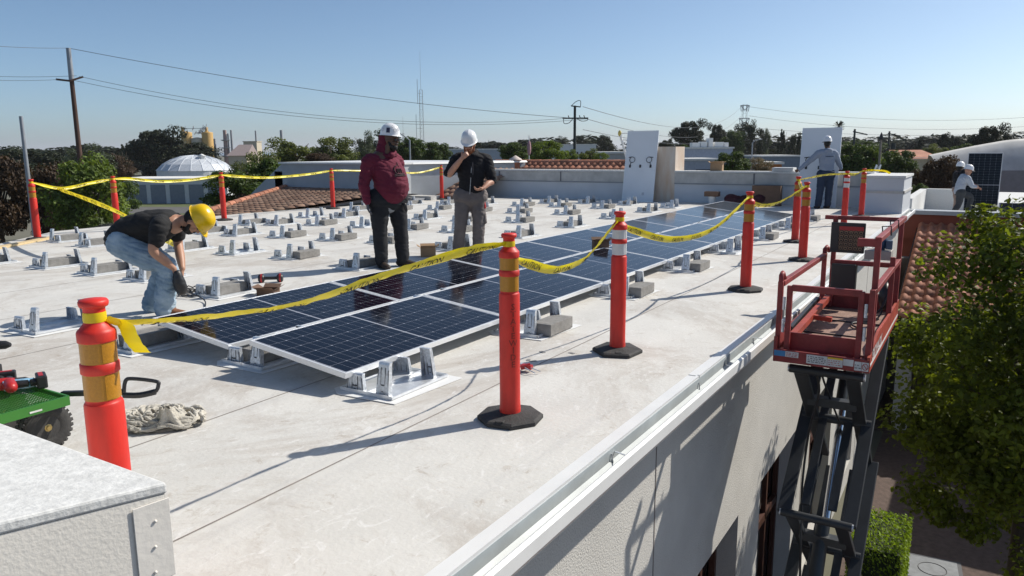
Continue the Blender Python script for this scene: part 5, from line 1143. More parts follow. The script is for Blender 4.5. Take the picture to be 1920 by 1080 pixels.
# ------------------------------------------------------------------ trees and bushes
def leafmat(name,c,trans=.25,isl=.45,rough=.6): return M(name,c,rough,var=.25,vs=.6,trans=trans,isl=isl,spec=.3,detail=2)
lf_dark=leafmat('eucalyptus_leaves',(.022,.030,.013),.15); lf_grn=leafmat('fresh_green_leaves',(.115,.165,.03),.35); lf_mid=leafmat('mid_green_leaves',(.062,.098,.022),.3)
lf_olive=leafmat('olive_spring_leaves',(.11,.135,.04),.35); lf_brown=leafmat('reddish_brown_leaves',(.060,.036,.020),.2); lf_grey=leafmat('grey_green_leaves',(.075,.095,.06),.2)
lf_near=leafmat('maple_leaves',(.115,.15,.018),.5,.5,.5); lf_hedge=leafmat('clipped_hedge_leaves',(.20,.30,.025),.35,.4); lf_dry=leafmat('dry_beige_twigs',(.22,.17,.10),.1)
m_bark=M('bark',(.09,.07,.05),.9,var=.3,vs=4,stretch=(6,6,1))
def crown_mesh(name,seed,nclump,nleaf,ls,mt,shape='round',fill=.35):
    """unit crown (about -1..1); every leaf is its own small face"""
    rr=R_(seed); q=MB(); cl=[]
    for i in range(nclump):
        while True:
            p=V((rr.uniform(-1,1),rr.uniform(-1,1),rr.uniform(-1,1)))
            if p.length<1 and p.length>.35 or rr.random()<.03: break
        if shape=='cone': z=p.z; k=(1-z)*.5; p=V((p.x*k*.9,p.y*k*.9,z))
        elif shape=='column': p=V((p.x*.9,p.y*.9,p.z))
        elif shape=='flat': p=V((p.x,p.y,abs(p.z)*.9-.1))
        else: p=p*.80
        r=rr.uniform(.20,.40)*(1 if shape!='cone' else max(.22,(1-p.z)*.6)); cl.append((p,r))
    vs=q.v; fs=q.f
    for i in range(nleaf):
        c,r=cl[int(rr.random()**1.0*len(cl))]
        d=V((rr.gauss(0,1),rr.gauss(0,1),rr.gauss(0,1))).normalized(); k=rr.random()**fill
        p=c+V((d.x,d.y,d.z*.75))*r*k
        n=(d+V((rr.gauss(0,.6),rr.gauss(0,.6),rr.gauss(0,.6)+.35))).normalized(); u=n.orthogonal().normalized(); a=rr.uniform(0,6.3); w_=n.cross(u); e1=u*math.cos(a)+w_*math.sin(a); e2=n.cross(e1)
        s=ls*rr.uniform(.6,1.3); o=len(vs)
        vs+=[tuple(p-e1*s),tuple(p-e2*s*.55+e1*s*.15+n*s*.12),tuple(p+e1*s),tuple(p+e2*s*.55+e1*s*.15+n*s*.12)]; fs.append((o,o+1,o+2,o+3))
    q.mi=[0]*len(fs); q.sm=[False]*len(fs)
    return q.mesh(name,mt)
PROT={}
SH={'round':(30,8500,.050,'round'),'dense':(40,12000,.050,'round'),'airy':(34,6500,.040,'round'),'cone':(38,6000,.045,'cone'),'column':(30,7000,.05,'column'),'near':(60,15000,.030,'round')}
def plant(name,label,cat,c,rx,rz,mt,shape='round',ground=-5,group=None,seed=1,trunk=True,rot=None,ry=None):
    t=thing(name,label,cat,(c.x,c.y,ground),group=group)
    key=(mt.name,shape,seed%2)
    if key not in PROT: a=SH[shape]; PROT[key]=crown_mesh('crown',len(PROT)*7+3,a[0],a[1],a[2],mt,a[3])
    o=D.objects.new('crown' if trunk else 'foliage',PROT[key]); COL.objects.link(o); o.parent=t; o.location=(0,0,c.z-ground); o.scale=(rx,ry or rx,rz); o.rotation_euler=(0,0,seed*1.7)
    if trunk:
        rr=R_(seed); h=c.z-ground; q=MB(); tr=max(.08,rx*.07)
        q.tube([(0,0,0),(rr.uniform(-.1,.1)*rx,0,h*.5),(0,0,h),(rr.uniform(-.1,.1)*rx,0,h+rz*.5)],[tr,tr*.8,tr*.6,tr*.2],8)
        for k in range(5):
            a=rr.uniform(0,6.3); z=h-rz*rr.uniform(.1,.7); q.tube([(0,0,z),(math.cos(a)*rx*.3,math.sin(a)*rx*.3,z+rz*.35),(math.cos(a)*rx*.6,math.sin(a)*rx*.6,z+rz*.7)],[tr*.5,tr*.35,tr*.12],6)
        q.build('trunk',m_bark,t)
    return t
def bgtree(x0,x1,ytop,ybot,dep,label,mt,shape='round',name='tree',cat='tree',group='trees beyond the roof',seed=1,trunk=True,ground=-5):
    c=dp((x0+x1)/2,(ytop+ybot)/2,dep); rx=(x1-x0)/2*dep/F_PX*1.05; rz=(ybot-ytop)/2*dep/F_PX*1.05
    return plant(name,label,cat,c,rx,rz,mt,shape,ground,group,seed,trunk)
T=[(-60,62,282,470,42,'reddish brown tree at the far left edge, left of the grey pole',lf_brown,'dense'),
(50,150,296,480,44,'reddish brown tree between the grey pole and the wooden utility pole',lf_brown,'dense'),
(-40,115,272,350,95,'dark green trees on the skyline behind the reddish trees',lf_dark,'round'),
(60,130,282,345,100,'low dark tree on the skyline left of the wooden utility pole',lf_dark,'round'),
(90,235,286,450,40,'fresh green tree right behind the wooden utility pole',lf_grn,'dense'),
(120,210,262,340,85,'sparse brown tinted tree top behind the fresh green tree',lf_grey,'airy'),
(212,252,270,340,130,'small dark conifer left of the big eucalyptus',lf_dark,'cone'),
(195,250,288,345,90,'dark reddish bush at the foot of the big eucalyptus',lf_brown,'round'),
(238,352,238,345,140,'big dark eucalyptus left of the ochre tanks',lf_dark,'dense'),
(310,408,256,318,140,'lower right part tree of the dark grove before the ochre tanks',lf_dark,'dense'),
(180,262,330,420,60,'green bush left of the white carport',lf_mid,'round'),
(425,530,258,400,55,'thin olive tree in front of the beige silo',lf_olive,'airy'),
(385,520,308,420,34,'leafy green bush right of the domed tank, nearest of the bushes',lf_mid,'round'),
(455,570,290,410,36,'leafy green bush beside the sloping end of the grey wall',lf_mid,'round'),
(505,605,254,335,62,'pale green tree rising behind the grey wall, left half',lf_olive,'round'),
(575,665,254,330,60,'yellow green tree rising behind the grey wall, right half',lf_olive,'round'),
(570,632,282,312,50,'reddish hedge just above the grey wall',lf_brown,'round'),
(655,712,238,318,75,'grey green eucalyptus left of the maroon hooded man',lf_grey,'airy'),
(690,790,238,320,85,'tall olive eucalyptus right behind the maroon hooded man',lf_grey,'round'),
(735,800,252,320,80,'dark pine right of the street lamp',lf_mid,'dense'),(785,848,262,320,82,'lower dark pine sloping down towards the warehouse',lf_mid,'dense'),
(935,1000,262,320,70,'dark green tree behind the flagpole',lf_mid,'dense'),
(990,1062,258,320,58,'fresh green bushy tree right of the flagpole',lf_grn,'round'),(1045,1085,276,320,60,'small fresh green tree at the foot of the crossarm pole',lf_grn,'round'),
(1085,1130,276,320,62,'olive tree right of the crossarm pole',lf_olive,'round'),(1112,1145,284,322,58,'small light green tree before the low grey building',lf_grn,'airy'),
(1038,1068,254,275,190,'flat topped eucalyptus left of the crossarm pole',lf_dark,'airy'),(1072,1104,252,276,190,'flat topped eucalyptus right of the crossarm pole',lf_dark,'airy'),
(1116,1156,252,290,180,'round dark eucalyptus left of the ladder',lf_dark,'round'),
(1236,1264,258,285,140,'small round dark tree just above the chimney block',lf_dark,'dense'),
(1258,1322,224,290,150,'broad dark eucalyptus right of the chimney block',lf_dark,'dense'),(1262,1310,268,320,110,'drooping green tree below the broad eucalyptus',lf_mid,'round'),
(1328,1362,230,290,155,'dark eucalyptus behind the white building, left one',lf_dark,'dense'),(1350,1398,240,300,150,'rounded dark tree behind the white building roof units',lf_mid,'dense'),
(1368,1412,228,285,160,'dark eucalyptus beside the lattice tower',lf_dark,'round'),(1398,1432,234,300,150,'tall dark conifer right of the lattice tower',lf_dark,'column'),
(1428,1448,238,300,150,'slim grey green tree between tower and pines',lf_grey,'airy'),(1452,1480,234,300,120,'tall pine with drooping tiers left of the held panel',lf_dark,'cone'),
(1476,1494,252,305,115,'dark pine close to the held panel',lf_dark,'column'),(1490,1506,240,300,118,'slim conifer partly behind the held panel',lf_dark,'cone'),
(1340,1408,280,335,45,'dark green bush just above the back parapet',lf_mid,'dense'),(1395,1450,292,335,46,'pale dry bush right of the dark green bush',lf_dry,'airy'),
(1560,1655,264,350,50,'green hedge tree between the held panel and the thin pole',lf_mid,'dense'),(1625,1652,272,325,49,'bright green shoot of the hedge beside the thin pole',lf_grn,'round'),
(1645,1722,276,350,52,'dark green hedge tree right of the thin pole',lf_mid,'dense'),
(1580,1660,260,290,110,'low olive tree line behind the hedge',lf_mid,'round'),(1666,1698,262,285,170,'pale round tree on the skyline right of the second pole',lf_dark,'airy'),
(1712,1738,256,290,110,'layered cedar by the flag',lf_dark,'cone'),(1758,1782,248,292,120,'pointed dark cypress clump, left one',lf_dark,'dense'),(1778,1804,250,292,122,'pointed dark cypress clump, right one',lf_dark,'dense'),
(1735,1775,268,300,90,'light green tree behind the tiled house roof',lf_olive,'round'),(1770,1835,266,320,75,'olive tree above the brown bushes',lf_mid,'round'),
(1816,1882,232,320,85,'big dark tree above the curved white roof, left one',lf_dark,'dense'),(1868,1935,246,320,90,'big dark tree above the curved white roof, right one',lf_dark,'dense'),
(1695,1770,298,400,42,'reddish brown bush behind the pier, left one',lf_brown,'round'),(1725,1808,286,400,40,'reddish brown bush behind the neighbouring roof, middle one',lf_brown,'dense'),(1775,1840,292,400,43,'brown green bush behind the two far workers',lf_brown,'round'),
(1700,1750,340,400,38,'dark green bush low beside the white pier',lf_mid,'round')]
for i,(x0,x1,yt,yb_,dep,lb,mt,sh) in enumerate(T):
    nm='bush' if ('bush' in lb or 'hedge' in lb) else 'tree'
    bgtree(x0,x1,yt,yb_,dep,lb,mt,sh,nm,nm,'bushes beyond the roof' if nm=='bush' else 'trees beyond the roof',i+1)
# far tree masses on the skyline: too many to count
rr=R_(77); q=MB()
pm=crown_mesh('far_wood_clump',5,26,3000,.075,lf_dark,'round')
base_v=[v.co.copy() for v in pm.vertices]; base_f=[tuple(p.vertices) for p in pm.polygons]
for x,d,yt in [(rr.uniform(-100,2020),rr.uniform(190,420),0) for _ in range(60)]+[(rr.uniform(1240,1920),rr.uniform(190,300),0) for _ in range(26)]:
    if 330<x<560: continue
    c=dp(x,284,d); r=rr.uniform(6,10.5); zc=-5+r*.45; q.add([(c.x+v.x*r*1.7,c.y+v.y*r*1.7,zc+v.z*r*.62) for v in base_v],base_f)
tag(q.build('far_wood',lf_dark),kind='stuff')
# near tree on the right
def leafy(name,label,cat,c,rad,n,ls,mt,seed,ground,clumps,trunkpts=None,cut=None):
    rr=R_(seed); q=MB(); vs=q.v; fs=q.f; cl=[]
    for i in range(clumps):
        while True:
            p=V((rr.uniform(-1,1),rr.uniform(-1,1),rr.uniform(-1,1)))
            if p.length<1 and p.length>.3: break
        cl.append((V((p.x*rad[0],p.y*rad[1],p.z*rad[2])),rr.uniform(.16,.34)*min(rad)*1.1))
    for i in range(n):
        cc,r=cl[int(rr.random()*len(cl))]; d=V((rr.gauss(0,1),rr.gauss(0,1),rr.gauss(0,1))).normalized(); p=cc+d*r*rr.random()**.4
        n_=(d*.6+V((rr.gauss(0,.5),rr.gauss(0,.5),rr.gauss(0,.5)+.6))).normalized(); u=n_.orthogonal().normalized(); a=rr.uniform(0,6.3); w_=n_.cross(u); e1=u*math.cos(a)+w_*math.sin(a); e2=n_.cross(e1); s=ls*rr.uniform(.6,1.25)
        o=len(vs); P=[(-1,0,0),(-.35,-.62,.10),(.15,-.5,.06),(.45,-.42,.08),(1,0,-.12),(.45,.42,.08),(.15,.5,.06),(-.35,.62,.10)]
        for x,y,z in P: vs.append(tuple(p+e1*(x*s)+e2*(y*s)+n_*(z*s)))
        fs.append((o,o+1,o+2,o+3,o+4)); fs.append((o+4,o+5,o+6,o+7,o))
    q.mi=[0]*len(fs); q.sm=[False]*len(fs)
    t=thing(name,label,cat,(c.x,c.y,ground)); o=q.build('crown',mt,t); o.location=(0,0,c.z-ground); return t,cl
c=dp(1948,735,9.2); t,cl=leafy('tree','leafy green maple in the right foreground beside the red lift','tree',c,(1.40,1.5,2.28),42000,.041,lf_near,4,-5,95)
q=MB(); h=c.z+5; q.tube([(0,0,0),(.05,.02,h*.5),(0,0,h*.9),(.05,0,h+1.2)],[.11,.09,.07,.02],10)
for p,r in cl[::2]: q.tube([(0,0,max(1.2,h+p.z*.4-.9)),(p.x*.5,p.y*.5,h+p.z*.75-.2),(p.x,p.y,h+p.z)],[.035,.02,.006],6)
q.build('trunk',m_bark,t)
c=dp(1905,420,9.0); t,cl=leafy('tree','top shoots','tree',c,(.42,.42,.32),1800,.055,lf_near,9,-5,12); 
for o in [x for x in COL.objects if x.parent==t]: D.objects.remove(o)
D.objects.remove(t)
rr=R_(21); tip=[]
# clipped hedge by the lift
hc_=pl(1652,992,2,-3.9); t=thing('clipped_hedge','bright green clipped hedge on the courtyard floor beside the lift','hedge',(hc_.x,hc_.y,-5),0)
q=MB(); vs=q.v; fs=q.f; rr=R_(31)
for i in range(8000):
    sx,sy,sz=.62,.36,.56; f=rr.randrange(5); a,b=rr.uniform(-1,1),rr.uniform(-1,1); k=1+rr.uniform(-.14,.04)
    p={0:(k,a,b),1:(-k,a,b),2:(a,k,b),3:(a,-k,b),4:(a,b,k)}[f]; p=V((p[0]*sx,p[1]*sy,p[2]*sz+sz)); p*=1+.03*noise.noise(p*3)
    n_=V((rr.gauss(0,1),rr.gauss(0,1),rr.gauss(0,1)+.5)).normalized(); u=n_.orthogonal().normalized(); w_=n_.cross(u); s=.021*rr.uniform(.6,1.3); o=len(vs); vs+=[tuple(p-u*s),tuple(p-w_*s*.6),tuple(p+u*s),tuple(p+w_*s*.6)]; fs.append((o,o+1,o+2,o+3))
q.mi=[0]*len(fs); q.sm=[False]*len(fs); o=q.build('foliage',lf_hedge,t)
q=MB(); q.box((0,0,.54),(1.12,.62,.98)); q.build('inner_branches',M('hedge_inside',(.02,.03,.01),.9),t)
p=pl(1748,1068,2,-4.98); t=thing('manhole_cover','square grey inspection cover with round lid in the courtyard paving','manhole cover',(p.x,p.y,-4.99),.1)
q=MB(); q.b2((-.42,-.42,0),(.42,.42,.012)); q.build('square_frame',M('cast_frame',(.08,.08,.085),.6),t); q=MB(); q.b2((-.36,-.36,.012),(.36,.36,.018)); q.build('plate',M('plate_grey',(.20,.21,.22),.6,var=.2,vs=8),t); q=MB(); q.tube([(.2*math.cos(a),.2*math.sin(a),.02) for a in [2*PI*k/20 for k in range(21)]],.006,4); q.build('round_lid_ring',m_bplast,t)
# ------------------------------------------------------------------ poles, wires, masts
def pole(name,label,cat,px,ytop,dep,r,mt,group=None,ground=-5):
    top=dp(px,ytop,dep); t=thing(name,label,cat,(top.x,top.y,ground),LOC,group); H=top.z-ground; q=MB(); q.tube([(0,0,0),(0,0,H*.5),(0,0,H)],[r*1.25,r,r*.8],12); q.build('post',mt,t); return t,H,top
t,H,top1=pole('utility_pole','tall brown wooden utility pole with short crossarm at the left','utility pole',128,90,58,.19,m_pole)
q=MB(); q.tube([(0,0,H-2.4),(0,0,H)],[.20,.17],12); q.build('steel_sleeve',m_steel,t)
q=MB(); q.beam((-.9,-.5,H-2.35),(0,-.25,H-2.45),.12,.14); q.beam((0,-.25,H-2.45),(.75,.3,H-2.1),.12,.14); q.build('crossarm',m_pole,t)
t,H,_=pole('metal_pole','bare grey metal pole leaning at the left picture edge','pole',39,218,38,.11,m_steel)
t,H,top2=pole('utility_pole','dark utility pole with two crossarms above the back parapet','utility pole',1078,198,68,.14,M('dark_pole',(.03,.04,.04),.8))
mk=MATS['dark_pole']
q=MB(); q.beam((-1.1,0,H-1.1),(1.2,0,H-1.1),.10,.12); q.tube(cr([(-1,0,H-1.1),(-.95,0,H-1.55),(-.5,0,H-1.5),(-.2,0,H-1.15)],5),.03,5); q.tube(cr([(1.15,0,H-1.1),(1.1,0,H-1.3),(.6,0,H-1.35),(.2,0,H-1.15)],5),.03,5)
for x in (-.5,.5,.9): q.tube([(x,0,H-1.1),(x-.1,0,H-.85)],.04,5)
q.build('crossarm',mk,t); q=MB(); q.beam((-.35,0,H-.02),(.5,0,H-.12),.08,.1); q.tube(cr([(-.3,0,H),(.1,0,H+.35),(.48,0,H+.42),(.5,0,H-.1)],5),.03,5); q.build('top_arm',mk,t)
for px,yt,d,lb in ((1603,242,95,'dark utility pole with transformer right of the held panel'),(1668,246,110,'leaning utility pole with small arm on the right skyline')):
    t,H,_=pole('utility_pole',lb,'utility pole',px,yt,d,.15,mk); q=MB(); q.beam((-.2,0,H-.3),(1.6,0,H-.7),.12,.14); q.tube([(.7,0,H-2.6),(.7,0,H-1.7)],.35,8); q.tube([(0,0,H-4.2),(1.2,0,H-2.8)],.06,5); q.build('crossarm',mk,t)
t,H,_=pole('thin_pole','thin pale wooden pole between the two hedge trees','pole',1652,262,40,.07,M('pale_pole',(.22,.19,.16),.8)); q=MB(); q.lathe([(.10,0),(.12,.1),(.05,.3),(0,.4)],8,(0,0,H)); q.build('dark_cap',m_bplast,t)
t,H,_=pole('flagpole','thin flagpole with a furled flag beside the roof vent','flagpole',992,254,55,.04,m_white); q=MB(); ball(q,(0,0,H-.9),(.14,.14,.55)); q.build('furled_flag',M('flag_cloth',(.45,.25,.28),.8,var=.5,vs=3),t)
t,H,_=pole('street_lamp','street lamp with long curved arm behind the maroon hooded man','street lamp',768,262,62,.08,m_steel); q=MB(); q.tube(cr([(0,0,H-.05),(-.5,0,H+.35),(-1.2,0,H+.75),(-1.5,0,H+.8)],6),.045,6); q.build('arm',m_steel,t); q=MB(); ball(q,(-1.7,0,H+.8),(.3,.1,.07)); q.build('lamp_head',m_white,t)
t,H,_=pole('street_lamp','street lamp with curved arm in front of the dark conifer','street lamp',1411,268,90,.08,m_steel); q=MB(); q.tube(cr([(0,0,H),(.4,0,H+.3),(1.1,0,H+.42)],5),.05,6); q.build('arm',m_steel,t)
def mast(name,label,px,yt,yb_,dep,w0,w1,whip=3,group=None,arms=None):
    top=dp(px,yt,dep); t=thing(name,label,'radio mast' if arms is None else 'pylon',(top.x,top.y,-5),LOC,group); H=top.z+5; q=MB(); L=H-whip; N_=int(L/(w0*1.6)); leg=.05 if dep<300 else .12
    def c(i,z): w_=w0+(w1-w0)*z/L; a=i*PI/2+PI/4; return V((w_*.7*math.cos(a),w_*.7*math.sin(a),z))
    for i in range(4): q.beam(c(i,0),c(i,L),leg,leg)
    for k in range(N_):
        z0=L*k/N_; z1=L*(k+1)/N_
        for i in range(4): q.beam(c(i,z0),c((i+1)%4,z1),leg*.7,leg*.7); q.beam(c(i,z1),c((i+1)%4,z1),leg*.6,leg*.6)
    q.build('lattice',m_lat,t)
    if whip: q=MB(); q.tube([(0,0,L),(0,0,H)],[leg*.9,leg*.5],6); q.build('whip_antenna',m_lat,t)
    if arms:
        for z,a in arms:
            q=MB(); z=H-z; q.beam((-a,0,z),(a,0,z),.25,.25); q.beam((-a,0,z),(0,0,z-1.6),.18,.18); q.beam((a,0,z),(0,0,z-1.6),.18,.18)
            for s in (-1,-.5,.5,1): q.beam((a*s,0,z),(a*s*.8,0,z-2.0),.18,.18)
            q.build('crossarm',m_lat,t)
    return t,H,top
t,H,_=mast('radio_mast','tall thin lattice radio mast above the pines',787,95,280,220,1.1,.9,11); q=MB(); 
for z,x in ((H-22,-1.6),(H-12,-1.0)): q.tube([(x,0,z-3),(x,0,z+4)],.07,5); q.beam((x,0,z),(0,0,z),.06,.06)
q.build('side_antenna',m_lat,t)
mast('radio_mast','small distant whip mast left of the tall radio mast',755,218,270,230,.5,.4,5)
t,H,topP=mast('power_pylon','lattice power pylon with three tiers of arms above the eucalyptus',1397,196,290,260,1.8,1.3,0,None,((.3,1.5),(4.6,1.7),(9.0,1.9)))
def wire(label,a,b,sag,r,group='overhead power lines'):
    a=V(a);b=V(b); P=[a+(b-a)*(i/24)-V((0,0,4*sag*(i/24)*(1-i/24))) for i in range(25)]; q=MB(); q.tube(P,r,4,cap=False); tag(q.build('power_line',m_wire),label,'power line',group)
wire('highest thin wire from the wooden pole top to the crossarm pole',top1,dp(1066,221,68),.0+.6,.022)
wire('upper of two parallel wires between the wooden pole and the crossarm pole',dp(148,143,58),dp(1060,222,68),1.5,.018); wire('lower of two parallel wires between the wooden pole and the crossarm pole',dp(140,151,58),dp(1100,223,68),1.6,.018)
wire('highest wire leaving the picture left of the wooden pole',top1,dp(-60,82,52),.1,.02); wire('middle wire leaving the picture left of the wooden pole',dp(144,142,58),dp(-60,141,54),.1,.018); wire('lowest wire leaving the picture left of the wooden pole',dp(112,149,58),dp(-60,148,54),.1,.018)
for y0,y1,sg,n in ((200,215,3,'highest'),(221,232,3,'middle'),(243,245,2,'lowest')):
    wire('%s faint wire from the crossarm pole to the pylon'%n,dp(1093,y0,68),dp(1390,y0 if y0<210 else y0-4,258),sg+1,.03); wire('%s faint wire from the pylon to the right edge'%n,dp(1404,y0 if y0<210 else y0-4,258),dp(1990,y1,240),sg,.05)
# ------------------------------------------------------------------ far buildings, tanks and plant
def boxb(name,label,x0,x1,yt,yb_,dep,mt,depth=12,roof=None,cat='building',windows=(),z0=-5):
    a=dp(x0,yt,dep); b=dp(x1,yt,dep); u=(b-a); u.z=0; W=u.length; u.normalize(); t=thing(name,label,cat,(a.x,a.y,z0),math.atan2(u.y,u.x)); H=max(.5,a.z-z0)
    q=MB(); q.b2((0,0,0),(W,depth,H)); q.build('wall',mt,t); q=MB(); q.b2((-.15,-.15,H),(W+.15,depth+.15,H+.18)); q.build('roof',roof or m_roofw,t)
    for i,(u0,u1,v0,v1,mm) in enumerate(windows): q=MB(); q.b2((W*u0,-.06,H*v0),(W*u1,-.01,H*v1)); q.build('window',mm,t)
    return t,W,H
dom=dp(368,345,118); R0=dp(434,345,118); rad=(R0-dom).length; t=thing('domed_tank','big white storage tank with faceted aluminium dome','storage tank',(dom.x,dom.y,-5),.2)
zt_=dp(368,319,118).z+5; q=MB(); q.lathe([(rad,0),(rad,zt_)],40,smooth=False); q.build('tank_shell',m_wall_w,t)
q=MB(); hd=(dp(368,291,118).z-dp(368,319,118).z)*1.0; q.lathe([(rad*1.02,zt_),(rad*.85,zt_+hd*.42),(rad*.62,zt_+hd*.72),(rad*.35,zt_+hd*.93),(.0,zt_+hd)],20,smooth=False); dm=q.build('dome',M('aluminium_dome',(.55,.58,.62),.5,metal=.15,var=.08,isl=0),t)
q=MB(); n=20; pf=[(rad*1.02,zt_),(rad*.85,zt_+hd*.42),(rad*.62,zt_+hd*.72),(rad*.35,zt_+hd*.93),(.02,zt_+hd)]
for k in range(n):
    a=2*PI*k/n; q.tube([(r*math.cos(a),r*math.sin(a),z+.0) for r,z in pf],.05,4)
    for i in range(4): a2=2*PI*(k+.5)/n; q.beam((pf[i][0]*math.cos(a),pf[i][0]*math.sin(a),pf[i][1]+.03),(pf[i+1][0]*math.cos(a2*1.0+PI/n),pf[i+1][0]*math.sin(a2+PI/n),pf[i+1][1]+.03),.06,.06)
q.build('dome_ribs',M('dome_rib',(.62,.65,.69),.5),dm); q=MB(); q.lathe([(.5,0),(.5,.7),(.7,.75),(0,1.1)],10,(-rad*.2,-rad*.45,zt_+hd*.62)); q.build('dome_hatch',m_white,dm)
boxb('carport','long low white carport with dark open bays below the domed tank',205,425,338,372,98,m_wall_w,9,windows=[(.02+.163*i,.02+.163*i+.125,.0,.80,M('bay_shade',(.20,.23,.28),.8)) for i in range(6)])  # bays are flat panels with the shade put into their colour
for i,(x,c_,lb) in enumerate(((276,(.35,.36,.38),'silver car parked left in the white carport'),(352,(.03,.03,.04),'black car parked in the white carport'),(394,(.04,.05,.06),'dark car parked at the right end of the carport'))):
    p=pl(x,373,2,-5); t=thing('parked_car',lb,'car',(p.x,p.y,-5),LOC,'cars in the carport')
    q=MB(); q.b2((-2.1,-.85,.25),(2.1,.85,.8)); q.add([(-1.5,-.8,.8),(1.3,-.8,.8),(1.3,.8,.8),(-1.5,.8,.8),(-.9,-.65,1.4),(.7,-.65,1.4),(.7,.65,1.4),(-.9,.65,1.4)],[(4,5,6,7),(0,1,5,4),(1,2,6,5),(2,3,7,6),(3,0,4,7)]); q.build('body',M('car_paint_%d'%i,c_,.3,coat=.5),t,bevel=.08)
    q=MB(); q.add([(-1.3,-.79,.85),(1.1,-.79,.85),(.62,-.68,1.32),(-.82,-.68,1.32)],[(0,1,2,3)]); q.build('side_window',m_glass,t)
    for wx in (-1.3,1.3): q=MB(); q.lathe([(0,-.1),(.33,-.1),(.33,.1),(0,.1)],14,(wx,-.8,.33),Matrix.Rotation(PI/2,3,'X')); q.build('wheel',m_black,t)
# ochre plant
dep=210; S_=dep/F_PX; t0=dp(370,258,dep); t=thing('process_plant','ochre industrial tanks with pipework on top behind the eucalyptus','industrial plant',(t0.x,t0.y,-5),LOC)
def cyl(q,px,yt,w_,zb=0): p=dp(px,yt,dep); h=p.z+5; x=(p-t0).dot(RT0); q.lathe([(w_/2*S_,zb),(w_/2*S_,h),(w_/2*S_*.98,h+.1),(0,h+.4)],20,(x,0,0)); return x,h
for px,yt,w_ in ((389,249,20),(350,249,20),(370,260,22)):
    q=MB(); cyl(q,px,yt,w_); q.build('tank',m_ytank if px!=370 else m_wall_b,t)
q=MB()
for px in (343,388): x,h=cyl(q,px,240,5,8)
q.build('vent_stack',m_ytank,t); q=MB(); rr=R_(2)
for k in range(26):
    x=rr.uniform(-3.6,3.2); z=dp(370,248,dep).z+5+rr.uniform(-.8,1.0); q.beam((x,rr.uniform(-1,1),z),(x+rr.choice((0,0,1.2)),rr.uniform(-1,1),z+rr.choice((1.2,0,.8))),.14,.14)
q.beam((-3.8,-1,dp(370,241,dep).z+5),(3,-1,dp(370,241,dep).z+5),.12,.12); q.build('pipework',m_lat,t)
for px,yt,w_,lb in ((421,244,.9,'pinkish refinery stack with platforms'),(433,244,.5,'thin plain steel stack right of the pinkish stack'),(402,260,.6,'short dark stack right of the ochre tanks'),(479,245,.4,'thin stack beside the beige silo'),(527,244,.7,'dark topped stack above the olive trees')):
    t,H,_=pole('chimney_stack',lb,'chimney',px,yt,230,w_*.7,M('pink_stack',(.36,.26,.24),.7) if px==421 else m_lat,'industrial stacks'); 
    if px==421:
        q=MB(); 
        for z in (H-3.2,H-5.5,H-8): q.lathe([(1.0,0),(1.5,.3),(1.0,.35)],10,(0,0,z))
        q.tube([(.9,0,0),(.9,0,H-1)],.25,6); q.build('platform',m_lat,t)
t,W,H=boxb('silo_building','beige silo block behind the olive tree',456,481,266,330,200,m_wall_b,4,m_wall_b)
t,W,H=boxb('shed','grey roofed plant shed with beige gable between stacks and olive tree',428,462,292,330,180,m_wall_b,8,m_wall_g)
q=MB(); q.add([(-.3,-.5,H),(W+.3,-.5,H),(W+.3,8,H),(-.3,8,H),(W*.3,4,H+2.6),(W+.3,4,H+2.6)],[(0,1,5,4),(3,2,5,4),(0,4,3),(1,2,5)]); q.build('gable_roof',M('pinkish_roof',(.30,.24,.23),.8),t)
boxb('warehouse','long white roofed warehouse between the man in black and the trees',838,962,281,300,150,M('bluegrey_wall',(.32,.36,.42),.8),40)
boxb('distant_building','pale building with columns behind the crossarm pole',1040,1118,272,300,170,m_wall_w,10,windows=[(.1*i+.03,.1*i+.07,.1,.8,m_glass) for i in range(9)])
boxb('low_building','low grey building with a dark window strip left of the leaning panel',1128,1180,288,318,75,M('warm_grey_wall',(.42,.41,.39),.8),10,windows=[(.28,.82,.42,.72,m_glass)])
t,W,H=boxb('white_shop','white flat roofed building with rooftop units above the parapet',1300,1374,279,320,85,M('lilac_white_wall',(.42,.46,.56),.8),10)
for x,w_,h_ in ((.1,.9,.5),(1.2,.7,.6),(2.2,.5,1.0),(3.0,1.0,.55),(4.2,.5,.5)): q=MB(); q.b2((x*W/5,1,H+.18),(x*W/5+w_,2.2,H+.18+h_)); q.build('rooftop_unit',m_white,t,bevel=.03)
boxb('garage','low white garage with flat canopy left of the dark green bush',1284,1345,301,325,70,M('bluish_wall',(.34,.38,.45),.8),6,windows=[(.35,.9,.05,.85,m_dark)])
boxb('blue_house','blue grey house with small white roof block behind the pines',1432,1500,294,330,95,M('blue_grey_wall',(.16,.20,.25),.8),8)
boxb('gas_station_shed','rusty orange walled shed below the blue grey house',1440,1466,308,330,60,M('rust_wall',(.42,.15,.04),.8),3)
t,W,H=boxb('tiled_house','small house with terracotta pantile roof among the bushes',1708,1750,300,340,58,m_wall_b,6); q=MB(); q.add([(-.3,-.4,H+.1),(W+.6,-.4,H+.1),(W+.6,3,H+.75),(-.3,3,H+.75)],[(0,1,2,3)]); q.build('pantile_roof',m_tile,t)
